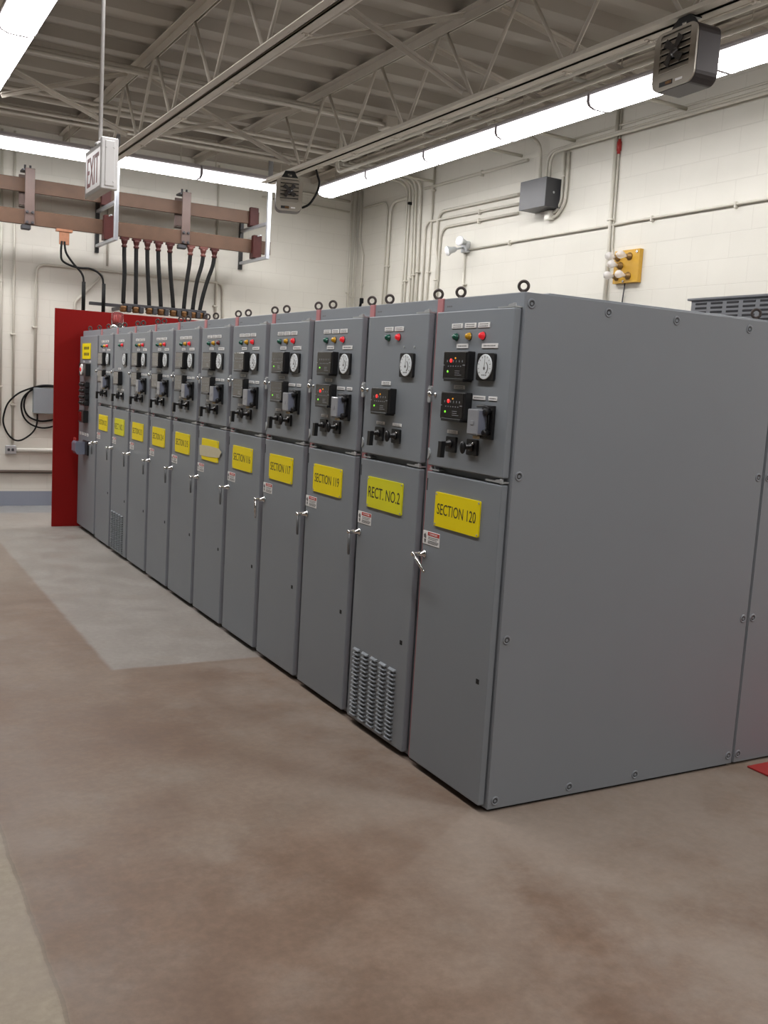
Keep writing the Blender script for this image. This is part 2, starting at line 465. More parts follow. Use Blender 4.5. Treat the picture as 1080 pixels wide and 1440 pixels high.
def brace(p, q, label):
    bm = nb(); p = Vector(p); q = Vector(q); d = (q-p).normalized(); n = Vector((0, 1, 0)); u = d.cross(n).normalized()
    prism(bm, [p+u*.018, p-u*.018, p-u*.018+n*.006, p+u*.018+n*.006], q-p)
    prism(bm, [p+u*.018, p+u*.012, p+u*.012-n*.035, p+u*.018-n*.035], q-p)
    tag(link('cross_brace', mesh('cross_brace', bm, 'steelpaint')), label, 'brace')
for y_, x0, x1, side in ((6.0, -1.38, 0.06, 'far, left of the first joist'), (6.0, 0.20, 1.64, 'far, between the two joists over the aisle'), (3.0, 0.20, 1.64, 'near, between the two joists over the aisle')):
    brace((x0, y_, 4.27), (x1, y_, 3.74), 'diagonal brace falling to the right, %s' % side)
    xr = -.98 if x0 < -1 else x0
    brace((xr, y_+.05, 3.74+.53*(xr-x0)/(x1-x0)), (x1, y_+.05, 4.27), 'diagonal brace rising to the right, %s' % side)
for y_, w in ((2.8, 'nearer'), (3.75, 'farther')):
    brace((1.78, y_, 4.27), (3.20, y_, 4.03), '%s shallow brace from the heater joist towards the right light strip' % w)
bm = nb(); box(bm, 2.40, 2.52, 5.50, 5.68, 4.12, 4.23, bev=.006)
tag(link('pull_box', mesh('pull_box', bm, 'steelpaint')), 'small dull box where the two ceiling pipes end right of the joist', 'box')

# ------------------------------------------------------------------ fluorescent light strips
def fixture(axis, s0, s1, c, label, group):
    """wrap-around fixture between s0 and s1 along axis, centred across at c"""
    o = empty('fluorescent_light', ((c, (s0+s1)/2, 3.86) if axis == 'y' else ((s0+s1)/2, c, 3.86)), label, 'ceiling light', group)
    L_ = (s1-s0)/2 - 0.010
    def sec(pts, L_=L_):
        bm = nb()
        poly = [((p[0], -L_, p[1]) if axis == 'y' else (-L_, p[0], p[1])) for p in pts]
        prism(bm, poly, (0, 2*L_, 0) if axis == 'y' else (2*L_, 0, 0)); return bm
    w = 0.125
    bm = sec([(-w, 0.095), (w, 0.095), (w, 0.112), (0.075, 0.15), (-0.075, 0.15), (-w, 0.112)])
    for sg in (-1, 1):
        poly = [(-w, 0.096), (-w, 0.046), (-0.108, 0.018), (-0.06, 0.001), (0.06, 0.001), (0.108, 0.018), (w, 0.046), (w, 0.096)]
        e0 = sg*L_
        prism(bm, [((p[0], e0, p[1]) if axis == 'y' else (e0, p[0], p[1])) for p in poly], (0, -sg*.005, 0) if axis == 'y' else (-sg*.005, 0, 0))
    link('housing', mesh('housing', bm, 'fixture'), o)
    bm = sec([(-w+.003, 0.094), (-w+.003, 0.05), (-0.105, 0.022), (-0.06, 0.006), (0, 0.0), (0.06, 0.006), (0.105, 0.022), (w-.003, 0.05), (w-.003, 0.094)], L_-.006)
    bmesh.ops.recalc_face_normals(bm, faces=bm.faces[:])
    for f in bm.faces:      # prismatic wrap lens: brightest underneath, dimmer up its sides
        f.material_index = 0 if f.normal.z < -0.93 else (1 if f.normal.z < -0.3 else 2)
    link('lens', mesh('lens', bm, ['lens', 'lens_mid', 'lens_side']), o)
    bm = nb()
    for s in (-.4, .4):
        p = (0, s, 0.15) if axis == 'y' else (s, 0, 0.15); q = (p[0], p[1], ZC-3.86)
        cyl(bm, p, q, 0.004, seg=6)
    link('hanger_rod', mesh('hanger_rod', bm, 'steelpaint'), o)
ORD = ['first', 'second', 'third', 'fourth', 'fifth', 'sixth', 'seventh', 'eighth', 'ninth', 'tenth', 'eleventh']
for jx, jl in ((0.13, 'first joist'), (1.71, 'heater joist')):
    o = empty('joist_conduit', (jx+.088, 6.6, ZBm+.012), 'thin conduit clipped along the right edge of the %s bottom chord' % jl, 'conduit', 'conduits clipped to the joists')
    bm = nb(); tube(bm, [(0, 0, 0), (0, -11.6, 0)], .011, seg=8); link('pipe', mesh('pipe', bm, 'chordpaint'), o)
    for k in range(12):
        y_ = -.25-k*.72 if jx > 1 else -.6-k*1.18
        bm = nb(); box(bm, -.05, .016, y_-.012, y_+.012, -.016, -.0115, bev=.001); box(bm, -.030, -.014, y_-.010, y_+.010, -.028, -.015, bev=.003); link('clip', mesh('clip', bm, 'chordpaint'), o)
for k in range(11):
    s1 = 7.90 - 1.21*k
    fixture('y', s1-1.21, s1, 2.935, '%s lit fluorescent fixture from the far end of the right-hand strip' % ORD[k], 'right light strip')
for k in range(11):
    s1 = 7.90 - 1.21*k
    fixture('y', s1-1.21, s1, -1.12, '%s lit fluorescent fixture from the back of the strip at upper left' % ORD[k], 'left light strip')
xs = 2.60
for k, lb in enumerate(['lit fluorescent fixture at the right end of the back strip, by the small heater',
                        'lit fluorescent fixture of the back strip just right of the hanging sign',
                        'lit fluorescent fixture of the back strip left of the hanging sign',
                        'lit fluorescent fixture of the back strip just past the left edge of the photo',
                        'lit fluorescent fixture of the back strip farthest to the left']):
    fixture('x', xs-1.21, xs, 8.045, lb, 'back light strip'); xs -= 1.21

# ------------------------------------------------------------------ switchgear cabinets
PITCH = 0.611
Y0 = -0.05
TOP = 2.05
CACHE = {}
def cm(key, fn):
    if key not in CACHE: CACHE[key] = fn()
    return CACHE[key]

def plate_mesh(w, h, rows=1, t=0.003):
    """white engraved label strip, centred, facing -x, with illegibly small print"""
    bm = nb(); box(bm, -t, 0, -w/2, w/2, -h/2, h/2, bev=0.0008)
    return mesh('label_plate', bm, 'white')
def print_mesh(w, h, rows=1, t=0.003):
    bm = nb(); rnd = random.Random(int(w*1e4)+rows)
    for r in range(rows):
        zc = (0.5 - (r+0.5)/rows)*h*0.8; y = -w*0.36
        while y < w*0.36:
            l = rnd.uniform(0.004, 0.009)
            box(bm, -t-.0004, -t, y, min(y+l, w*.37), zc-h*.13/rows**.5, zc+h*.13/rows**.5); y += l+0.003
    return mesh('print', bm, 'ink')

def m_door(z0, z1, a0=0.008, a1=0.555):
    bm = nb(); box(bm, 0.0, 0.030, a0, a1, z0, z1, bev=0.004, seg=2); return mesh('door', bm, 'grey')
def m_body(a1=0.564):
    bm = nb(); box(bm, 0.036, 1.437, 0.0, a1, 0.012, TOP, bev=0.003)
    box(bm, 0.06, 1.42, 0.01, a1-.01, 0.0, 0.02, mi=1)
    box(bm, 0.16, 1.42, 0.012, a1-.01, TOP-.001, TOP+0.007, bev=.002)
    return mesh('body', bm, ['greyside', 'hole'])
def m_barrier():
    bm = nb(); box(bm, 0.031, 1.40, 0.5655, 0.6095, 0.012, TOP+.001, bev=0.002); return mesh('barrier_strip', bm, 'pinkred')
def m_hinge(z):
    bm = nb()
    prism(bm, [(0.002, 0.010, z), (0.034, 0.010, z), (0.034, 0.05, z), (0.012, 0.125, z), (0.004, 0.125, z)], (0, 0, 0.006))
    prism(bm, [(0.001, 0.012, z), (0.001, 0.062, z), (0.001, 0.050, z+.012), (0.001, 0.012, z+.016)], (0.004, 0, 0))
    cyl(bm, (0.008, 0.022, z-.004), (0.008, 0.022, z+.016), 0.007, seg=12)
    cyl(bm, (0.022, 0.04, z+.004), (0.022, 0.04, z+.012), 0.006, seg=6)
    return mesh('hinge', bm, 'zinc')
def m_lefthinge(z):
    bm = nb(); box(bm, 0.004, 0.034, 0.47, 0.545, z, z+.005); cyl(bm, (0.012, 0.535, z), (0.012, 0.535, z+.014), 0.007, seg=10)
    cyl(bm, (0.02, 0.50, z+.003), (0.02, 0.50, z+.010), 0.006, seg=6)
    return mesh('hinge', bm, 'zinc')
def m_latch():
    bm = nb(); prism(bm, rrect(0.570, 1.646, 0.022, 0.072, 0.008, 0.004), (-0.010, 0, 0))
    cyl(bm, (-.006, 0.570, 1.668), (-.012, 0.570, 1.668), 0.005, seg=8)
    return mesh('latch_plate', bm, 'zinc')
def m_knob():
    bm = nb(); lathe(bm, (0, 0.529, 1.647), (-1, 0, 0), [(0, 0.010), (0.004, 0.010), (0.006, 0.006), (0.018, 0.006), (0.021, 0.012), (0.028, 0.0145), (0.034, 0.011), (0.037, 0.004)], 18)
    return mesh('door_knob', bm, 'chrome')
def m_lowlatch():
    bm = nb(); prism(bm, [(0.001, 0.551, 1.37), (0.001, 0.551, 1.418), (0.001, 0.541, 1.408), (0.001, 0.536, 1.395), (0.001, 0.541, 1.38)], (-0.006, 0, 0))
    return mesh('strike_plate', bm, 'zinc')
def m_handle(tilt):
    bm = nb()
    lathe(bm, (0, 0.533, 0.960), (-1, 0, 0), [(0, 0.018), (0.005, 0.018), (0.008, 0.0115), (0.05, 0.0105), (0.062, 0.0105), (0.066, 0.006)], 16)
    dy, dz = (-0.085, -0.060) if tilt == 1 else (0.002, -0.108)
    p = Vector((-0.055, 0.533, 0.960)); q = p + Vector((0.004, dy, dz))
    k = 0 if tilt == 1 else 1
    cyl(bm, p, q, 0.0085, 0.0065, seg=10, mi=k); ball(bm, q, 0.0068, seg=8, mi=k); ball(bm, p, 0.011, seg=10)
    return mesh('handle', bm, ['chrome', 'steelgrey' if tilt < 2 else 'chrome'])
def m_keyhole():
    bm = nb(); box(bm, -0.0012, 0.002, 0.062, 0.083, 0.514, 0.534, bev=.0008); return mesh('key_opening', bm, 'hole')
def m_slot():
    bm = nb(); box(bm, -0.0010, 0.002, 0.543, 0.548, 1.236, 1.288); return mesh('hinge_slot', bm, 'hole')
def m_sign(mat):
    bm = nb(); prism(bm, rrect(0.300, 1.167, 0.332, 0.145, 0.006, 0.0), (-0.006, 0, 0)); return mesh('nameplate', bm, mat)
def m_screws():
    bm = nb()
    for y_, z_ in ((.143, 1.103), (.143, 1.231), (.457, 1.103), (.457, 1.231)): cyl(bm, (-.006, y_, z_), (-.008, y_, z_), 0.004, seg=10)
    return mesh('screws', bm, 'zinc')
def m_danger():
    bm = nb(); box(bm, -0.002, 0, 0.418, 0.552, 1.004, 1.062, bev=.0006); return mesh('warning_label', bm, 'white')
def m_danger_head():
    bm = nb(); box(bm, -0.0026, -0.002, 0.420, 0.512, 1.044, 1.060); return mesh('header', bm, 'dangerred')
def m_danger_print():
    bm = nb()
    # small bolt-struck figure silhouette, and lines of fine print
    prism(bm, [(-.0026, .533, 1.052), (-.0026, .525, 1.044), (-.0026, .523, 1.034), (-.0026, .529, 1.028), (-.0026, .541, 1.033), (-.0026, .544, 1.042)], (-.0003, 0, 0))
    prism(bm, [(-.0026, .540, 1.026), (-.0026, .524, 1.026), (-.0026, .527, 1.012), (-.0026, .535, 1.009)], (-.0003, 0, 0))
    for z_, l in ((1.037, .08), (1.030, .07), (1.022, .084), (1.017, .084), (1.012, .075)):
        box(bm, -.0027, -.002, .508-l, .508, z_-.0012, z_+.0012)
    return mesh('print', bm, 'ink')
def m_lamp():
    bm = nb(); lathe(bm, (0, 0, 0), (-1, 0, 0), [(0, 0.0155), (0.004, 0.0155), (0.006, 0.0135), (0.012, 0.013), (0.018, 0.010), (0.021, 0.005), (0.022, 0.0005)], 20)
    return bm
def m_bezel():
    bm = nb(); lathe(bm, (0, 0, 0), (-1, 0, 0), [(0, 0.0172), (0.0025, 0.0172), (0.0035, 0.0158)], 20); return mesh('bezel', bm, 'darkmetal')
def m_relay(z0, z1):
    bm = nb(); box(bm, -0.034, 0.002, 0.250, 0.430, z0, z1, bev=.004, seg=2)
    box(bm, -0.045, 0.002, 0.262, 0.405, z0-.008, z0+.004, bev=.002)
    return mesh('case', bm, 'black')
def m_relay_face(z0, z1):
    bm = nb(); box(bm, -0.0365, -0.033, 0.262, 0.424, z0+.006, z1-.006, bev=.001); return mesh('cover', bm, 'blackgloss')
def m_relay_marks(z0, z1, k):
    bm = nb(); x = -.0372; zc = (z0+z1)/2; rnd = random.Random(k)
    box(bm, x, -.036, .414, .432, zc-.002, zc+.0015); box(bm, x, -.036, .264, .280, zc-.001, zc+.0025)
    for i in range(6):
        y_ = .395 - i*.022; box(bm, x, -.0363, y_-.002, y_+.002, zc+.012, zc+.020)
        y_ = .385 - i*.018; box(bm, x, -.0363, y_-.003, y_+.003, zc-.006, zc-.002)
    for i in range(3):
        z_ = z0+.018+i*.008; box(bm, x, -.0363, .285+rnd.uniform(0, .02), .335, z_-.001, z_+.001)
    return mesh('markings', bm, 'testgrey')
def m_led(y_, z_, r, mat, n='led'):
    bm = nb(); lathe(bm, (-.0365, y_, z_), (-1, 0, 0), [(0, r), (0.002, r), (0.0035, r*.5)], 12); return mesh(n, bm, mat)
def m_meter():
    bm = nb(); prism(bm, rrect(.160, 1.766, .116, .106, .008, 0.001), (-.013, 0, 0)); return mesh('case', bm, 'black')
def m_dial():
    bm = nb(); lathe(bm, (-.012, .160, 1.766), (-1, 0, 0), [(0, .0490), (.0025, .0490), (.004, .047)], 36)
    return mesh('dial', bm, 'dial')
def m_dialmarks():
    bm = nb(); x = -.0163
    for k in range(11):
        a = math.radians(215-25*k); c, s = math.cos(a), math.sin(a)
        p = Vector((x, .160-c*.036, 1.766+s*.036)); q = Vector((x, .160-c*.043, 1.766+s*.043)); cyl(bm, p, q, .0011, seg=5)
    pts = [Vector((x, .160-math.cos(a)*.024, 1.762+math.sin(a)*.024)) for a in [math.radians(d) for d in range(-60, 61, 15)]]
    tube(bm, pts, .0022, seg=5)
    cyl(bm, (x, .160, 1.766), (x, .158, 1.808), .0012, .0006, seg=5)
    cyl(bm, (x+.001, .160, 1.760), (x-.001, .160, 1.760), .006, seg=12)
    for dy in (-.012, 0, .012): box(bm, x-.0003, x+.0005, .155+dy, .163+dy, 1.732, 1.736)
    return mesh('needle_and_scale', bm, 'ink')
def m_tb_frame():
    bm = nb(); box(bm, -.010, .001, .083, .165, 1.486, 1.618, bev=.002); box(bm, -.014, -.009, .080, .090, 1.486, 1.618, bev=.001)
    return mesh('base', bm, 'black')
def m_tb_cover():
    bm = nb()
    box(bm, -.062, -.022, .112, .184, 1.502, 1.601, bev=.004, seg=2)
    box(bm, -.024, -.008, .125, .175, 1.515, 1.590, bev=.002)
    box(bm, -.064, -.0615, .138, .158, 1.540, 1.556, bev=.0006)
    return mesh('cover', bm, 'testgrey')
def m_tb_side():
    bm = nb(); box(bm, -.058, -.026, .1105, .1125, 1.508, 1.596); return mesh('window', bm, 'testblue')
def m_tb_knobs():
    bm = nb()
    for z_ in (1.594, 1.512):
        lathe(bm, (-.010, .098, z_), (-1, 0, 0), [(0, .008), (.012, .008), (.014, .0125), (.032, .0125), (.035, .009)], 14)
    cyl(bm, (-.024, .094, 1.512), (-.024, .094, 1.594), .0022, seg=6)
    tube(bm, [(-.024, .094, 1.603), (-.03, .115, 1.614), (-.03, .165, 1.612)], .006, seg=8, rad=.02)
    tube(bm, [(-.024, .094, 1.508), (-.03, .115, 1.494), (-.035, .14, 1.496)], .006, seg=8, rad=.02)
    return mesh('thumb_screws', bm, 'black')
def m_tb_tag():
    bm = nb(); box(bm, -.050, -.036, .125, .158, 1.486, 1.499, bev=.002); return mesh('tag', bm, 'tan')
def m_sw_plate(c):
    bm = nb(); prism(bm, rrect(c, 1.447, .072, .064, .006, .001), (-.012, 0, 0)); return mesh('plate', bm, 'black')
def m_sw_pistol(c):
    bm = nb(); lathe(bm, (-.011, c, 1.450), (-1, 0, 0), [(0, .016), (.008, .016), (.010, .010), (.042, .010), (.046, .006)], 14)
    prism(bm, [(-.062, c-.013, 1.458), (-.062, c+.013, 1.458), (-.062, c+.012, 1.440), (-.062, c+.016, 1.392), (-.062, c-.008, 1.392)], (.020, 0, 0))
    return mesh('pistol_grip', bm, 'black')
def m_sw_oval(c):
    bm = nb(); lathe(bm, (-.011, c, 1.447), (-1, 0, 0), [(0, .016), (.008, .016), (.010, .009), (.040, .009)], 14)
    ball(bm, (-.052, c, 1.446), .026, .48, .50, 1.0, 14)
    return mesh('oval_handle', bm, 'black')
def m_sw_pin(c):
    bm = nb(); ball(bm, (-.013, c-.012, 1.462), .0055, seg=10); return mesh('chrome_pin', bm, 'chrome')
def m_marks():
    bm = nb()
    for k in range(3): box(bm, .0355, .0365, .528-k*.0145, .538-k*.0145, 2.013, 2.019)
    return mesh('frame_mark', bm, 'ink')
def m_eyebolt():
    bm = nb(); d = Vector((-.66, -.75, 0))
    torus(bm, (0, 0, .0280), d, .0182, .0060, 28, 10)
    lathe(bm, (0, 0, 0), (0, 0, 1), [(0, .014), (.003, .014), (.006, .0095), (.010, .0085)], 14)
    return mesh('eyebolt', bm, 'eyebolt')
def m_louvers():
    bm = nb()
    for c in range(5):
        y1 = .515 - c*.0885; y0 = y1-.062
        for r in range(17):
            z1 = .388 - r*.0203; z0 = z1-.0145
            # pressed hood: sloped top sheet, short lip, open underside, painted shade strip below
            a_ = .0005; vs = [bm.verts.new(p) for p in ((a_, y0, z1), (a_, y1, z1), (-.013, y1-.005, z1-.0065), (-.013, y0+.005, z1-.0065), (-.0135, y1-.005, z1-.0105), (-.0135, y0+.005, z1-.0105), (a_, y1, z1-.0105), (a_, y0, z1-.0105))]
            for q in ((0, 1, 2, 3), (3, 2, 4, 5), (1, 6, 4, 2), (0, 3, 5, 7)): bm.faces.new([vs[k] for k in q])
            f = bm.faces.new([vs[k] for k in (7, 5, 4, 6)]); f.material_index = 1
            box(bm, -.0008, .001, y0+.003, y1-.003, z1-.0165, z1-.0108, mi=1)  # near-black strip on the door face paints the shade under the hood
    return mesh('louvers', bm, ['grey', 'hole'])
def m_tape():
    bm = nb(); x = -.0068
    pts = [(.506, 1.186), (.478, 1.190), (.30, 1.196), (.10, 1.193), (.094, 1.186), (.060, 1.176), (.088, 1.150), (.098, 1.134), (.30, 1.121), (.492, 1.118), (.500, 1.15)]
    prism(bm, [(x, a_, b_) for a_, b_ in pts], (-.0008, 0, 0)); return mesh('masking_tape', bm, 'tape')
def m_dots():
    bm = nb()
    for y_ in (.204, .115): cyl(bm, (0, y_, 1.847), (-.004, y_, 1.847), .0045, seg=10)
    return mesh('screw_heads', bm, 'zinc')

def lab(parent, y_, z_, w, h=0.020, rows=2):
    k = 'plate%.3f_%.3f' % (w, h)
    o = link('label_plate', cm(k, lambda: plate_mesh(w, h)), parent, (0, y_, z_))
    link('print', cm(k+'p%d' % rows, lambda: print_mesh(w, h, rows)), o)
def lamp(parent, y_, z_, mat, label):
    o = link('indicator_lamp', cm('lamp'+mat, lambda: mesh('indicator_lamp', m_lamp(), mat)), parent, (0, y_, z_), label)
    link('bezel', cm('bezel', m_bezel), o)

def relay(parent, z0, z1, key, red=True, green=True):
    o = link('protective_relay', cm('relay'+key, lambda: m_relay(z0, z1)), parent)
    link('cover', cm('rface'+key, lambda: m_relay_face(z0, z1)), o)
    link('markings', cm('rmark'+key, lambda: m_relay_marks(z0, z1, len(key))), o)
    zc = (z0+z1)/2
    if red: link('red_led', cm('rl'+key, lambda: m_led(.367, zc+.018, .008, 'ledred')), o, label='lit red LED')
    if green: link('green_led', cm('gl'+key, lambda: m_led(.387, zc-.026, .0045, 'ledgreen')), o, label='lit green LED')
    if red: link('amber_led', cm('al'+key, lambda: m_led(.335, zc+.028, .0035, 'ledamber')), o, label='amber LED')
    return o
def switch(parent, c, kind):
    o = link('control_switch', cm('swp%.3f' % c, lambda: m_sw_plate(c)), parent)
    if kind == 'pistol': link('pistol_grip', cm('swh%.3f' % c, lambda: m_sw_pistol(c)), o)
    else:
        link('oval_handle', cm('swo%.3f' % c, lambda: m_sw_oval(c)), o)
        link('chrome_pin', cm('swn%.3f' % c, lambda: m_sw_pin(c)), o, label='chrome pin')

def doors(root, signmat, text, tilt=False, tw=0.288, th=0.046, tz=1.170):
    ud = link('upper_door', cm('ud', lambda: m_door(1.345, 1.990)), root)
    link('hinge', cm('h1', lambda: m_hinge(1.991)), ud); link('hinge', cm('h2', lambda: m_hinge(1.325)), ud); link('hinge', cm('h3', lambda: m_lefthinge(1.325)), ud)
    link('latch_plate', cm('lp', m_latch), ud); link('door_knob', cm('dk', m_knob), ud); link('strike_plate', cm('sp', m_lowlatch), ud)
    ld = link('lower_door', cm('ld', lambda: m_door(0.030, 1.318)), root)
    link('handle', cm('hd%d' % tilt, lambda: m_handle(tilt)), ld)
    link('key_opening', cm('ko', m_keyhole), ld); link('hinge_slot', cm('hs', m_slot), ld)
    s = link('nameplate', cm('sg'+signmat, lambda: m_sign(signmat)), root)
    link('screws', cm('scr', m_screws), s)
    link('lettering', text_mesh('lettering', text, tw, th, 'letter'), s, (-.0062, .302, tz))
    w = link('warning_label', cm('wl', m_danger), root)
    link('header', cm('wh', m_danger_head), w); link('print', cm('wp', m_danger_print), w)
    link('lettering', cm('wt', lambda: text_mesh('lettering', '! DANGER', .066, .008, 'white')), w, (-.0028, .467, 1.052))
    return ud, ld, s

def base(root, a1=0.564):
    b = link('body', cm('body', m_body), root)
    link('barrier_strip', cm('bar', m_barrier), root, label='red barrier sheet edge')
    link('frame_mark', cm('fm', m_marks), root)
    for y_ in (0.066, 0.500): link('eyebolt', cm('eye', m_eyebolt), root, (0.075, y_, TOP))
    return b

def feeder(i, text, label, amber_dark=False, tilt=False, tape=False):
    root = empty('switchgear_cabinet', (0, Y0+PITCH*i, 0), label, 'electrical cabinet', 'row of grey switchgear cabinets')
    base(root); ud, ld, s = doors(root, 'yellow', text, tilt)
    for y_ in (.3925, .2965, .2015): lab(root, y_, 1.929, .080)
    lamp(root, .393, 1.885, 'lampgreen', 'green lamp'); lamp(root, .299, 1.886, 'lampamber', 'amber lamp')
    lamp(root, .203, 1.887, 'lampdark' if amber_dark else 'lampred', 'dark red lamp' if amber_dark else 'red lamp')
    lab(root, .345, 1.848, .084, .018, 1); lab(root, .153, 1.848, .108, .018, 1)
    relay(root, 1.712, 1.826, 'A', red=i in (0,), green=i < 4)
    mt = link('ammeter', cm('mt', m_meter), root); link('dial', cm('md', m_dial), mt); link('needle_and_scale', cm('mn', m_dialmarks), mt)
    lab(root, .346, 1.682, .080, .016); relay(root, 1.550, 1.662, 'B', red=i < 3, green=i < 4)
    lab(root, .200, 1.645, .087, .016, 1); lab(root, .107, 1.645, .057, .016, 1)
    t = link('test_block', cm('tf', m_tb_frame), root); link('cover', cm('tc', m_tb_cover), t, label='grey flip cover'); link('window', cm('tw', m_tb_side), t)
    link('thumb_screws', cm('tk', m_tb_knobs), t); link('tag', cm('tt', m_tb_tag), t, label='tan tag')
    lab(root, .374, 1.498, .080, .014)
    switch(root, .371, 'pistol'); switch(root, .217, 'oval')
    if tape: link('masking_tape', cm('tape', m_tape), root, label='strip of masking tape over the name')
    return root

def rectifier(i, text, label, beacon=False):
    root = empty('switchgear_cabinet', (0, Y0+PITCH*i, 0), label, 'electrical cabinet', 'row of grey switchgear cabinets')
    base(root); ud, ld, s = doors(root, 'yelgreen', text, False, .300, .052, 1.168)
    lab(root, .351, 1.928, .080); lab(root, .257, 1.928, .080)
    lamp(root, .351, 1.890, 'lampgreen', 'green lamp'); lamp(root, .256, 1.891, 'lampred', 'red lamp')
    link('screw_heads', cm('dots', m_dots), root)
    mt = link('ammeter', cm('mt', m_meter), root); link('dial', cm('md', m_dial), mt); link('needle_and_scale', cm('mn', m_dialmarks), mt)
    lab(root, .350, 1.682, .084, .018); relay(root, 1.545, 1.660, 'C', green=i < 4, red=i < 4)
    lab(root, .380, 1.498, .080, .014); lab(root, .225, 1.498, .080, .014)
    switch(root, .378, 'pistol'); switch(root, .221, 'oval')
    link('louvers', cm('louv', m_louvers), ld)
    return root

c120 = feeder(0, 'SECTION 120', 'nearest grey cabinet, front corner of the row, yellow SECTION 120 plate', tilt=True)
rectifier(1, 'RECT. NO.2', 'grey cabinet with greenish-yellow RECT. NO.2 plate and louvers, second from the camera')
feeder(2, 'SECTION 119', 'grey cabinet with yellow SECTION 119 plate, third from the camera')
feeder(3, 'SECTION 117', 'grey cabinet with yellow SECTION 117 plate, fourth from the camera', tilt=2)
feeder(4, 'SECTION 116', 'grey cabinet left of the SECTION 117 one, fifth from the camera')
feeder(5, 'SECTION 115', 'grey cabinet whose yellow plate is covered with masking tape', amber_dark=True, tape=True)
feeder(6, 'SECTION 215', 'grey cabinet just left of the one with the taped-over plate')
feeder(7, 'SECTION 214', 'grey cabinet second to the left of the one with the taped-over plate')
feeder(8, 'SECTION 213', 'grey cabinet just right of the far louvered cabinet')
rectifier(9, 'RECT. NO.1', 'far louvered grey cabinet with greenish-yellow plate, tenth from the camera')
feeder(10, 'SECTION 212', 'eleventh grey cabinet from the camera, next to the control cabinet at the far end')

bm = nb(); tube(bm, [(.20, 1.655, TOP+.0145), (.20, 1.618, TOP+.0145), (.20, 1.604, TOP+.025), (.20, 1.592, TOP+.060)], .007, seg=8, rad=.01); box(bm, .190, .210, 1.583, 1.597, TOP+.042, TOP+.070, bev=.003)
tag(link('cable_end', mesh('cable_end', bm, 'blackrub')), 'short black bent cable end on a cabinet roof beside an eyebolt', 'cable')
# end panel and rear parts of the nearest cabinet
def m_panel():
    bm = nb(); box(bm, 0.0375, 1.434, -0.0045, 0.0, 0.012, TOP-.001, bev=.0015); return mesh('end_panel', bm, 'greyside')
pn = link('end_panel', m_panel(), c120)
def m_bolt():
    bm = nb(); torus(bm, (0, 0, 0), (0, 1, 0), .0150, .0042, 20, 8); lathe(bm, (0, .004, 0), (0, -1, 0), [(0, .0135), (.0045, .0135)], 16, mi=1)
    lathe(bm, (0, 0, 0), (0, -1, 0), [(0, .0065), (.0025, .0065)], 6)
    return mesh('panel_bolt', bm, ['greyside', 'darkmetal'])
for x_, z_ in ((.065, 2.008), (.445, 2.008), (.815, 2.008), (1.25, 2.008), (.068, 1.355), (.070, .708), (.073, .045), (.455, .045), (.825, .045), (1.408, .052), (1.408, .708), (1.408, 1.36)):
    link('panel_bolt', cm('bolt', m_bolt), pn, (x_, -.0045, z_))
for y_ in (.045, .52): link('eyebolt', cm('eye', m_eyebolt), c120, (1.34, y_, TOP+.006))

# rear cubicle behind it, with roof vent hood
rc = empty('rear_cubicle', (1.445, Y0, 0), 'grey cubicle behind the nearest cabinet, bolted end panel, vent hood on its roof', 'electrical cabinet')
bm = nb(); box(bm, 0, 1.0, 0.0, .60, 0.012, TOP-.002, bev=.003); box(bm, .02, .98, .02, .58, 0, .02); link('body', mesh('body', bm, 'greyside'), rc)
bm = nb(); box(bm, 0.004, .996, -.0045, 0, .012, TOP-.004, bev=.0015); pr = link('end_panel', mesh('end_panel', bm, 'greyside'), rc)
for x_, z_ in ((.028, 2.0), (.028, 1.36), (.028, .708), (.028, .052), (.45, .05), (.9, .05)): link('panel_bolt', cm('bolt', m_bolt), pr, (x_, -.0045, z_))
bm = nb()
box(bm, .050, .92, 0.010, .585, TOP-.002, 2.178, bev=.002); box(bm, .035, .94, -.005, .600, 2.178, 2.189, bev=.002)
vh = link('vent_hood', mesh('vent_hood', bm, 'hoodgrey'), rc)
bm = nb()
for c in range(5):
    for r in range(5):
        y1 = .555 - c*.098; z1 = 2.166-r*.021
        box(bm, .0475, .052, y1-.072, y1, z1-.010, z1, bev=.001)
link('vent_slots', mesh('vent_slots', bm, 'darkmetal'), vh)

# control cabinet at the far end
YCC = Y0+PITCH*11
YCC += .007
cc = empty('control_cabinet', (0, YCC, 0), 'grey control cabinet at the far end of the row against the red sheet', 'electrical cabinet')
bm = nb(); box(bm, .03, 1.437, 0, .765, .045, TOP-.002, bev=.003); box(bm, .05, 1.42, .01, .75, 0, .05, mi=1); link('body', mesh('body', bm, ['greyside', 'darkmetal']), cc)
bm = nb(); box(bm, 0, .03, -.005, .755, .045, 1.99, bev=.004, seg=2); cd = link('door', mesh('door', bm, 'grey'), cc)
for y_ in (.25, .66): link('eyebolt', cm('eye', m_eyebolt), cc, (.075, y_, TOP-.002))
bm = nb(); prism(bm, rrect(.450, 1.84, .36, .155, .006, 0), (-.006, 0, 0)); s = link('nameplate', mesh('nameplate', bm, 'yellow'), cc, label='yellow plate')
link('print', cm('ccp', lambda: (lambda b: mesh('print', b, 'letter'))((lambda b: [box(b, -.0066, -.006, .33+.06*k, .37+.06*k, z-.014, z+.014) for z in (1.87, 1.81) for k in range(4)] and b)(nb()))), s)
rd = nb(); prism(rd, rrect(.42, 1.655, .30, .125, .01, .001), (-.05, 0, 0)); ro = link('lockout_relay', mesh('case', rd, 'black'), cc)
bm = nb(); lathe(bm, (-.049, .42, 1.655), (-1, 0, 0), [(0, .056), (.01, .056), (.014, .05)], 24); link('escutcheon', mesh('escutcheon', bm, 'white'), ro)
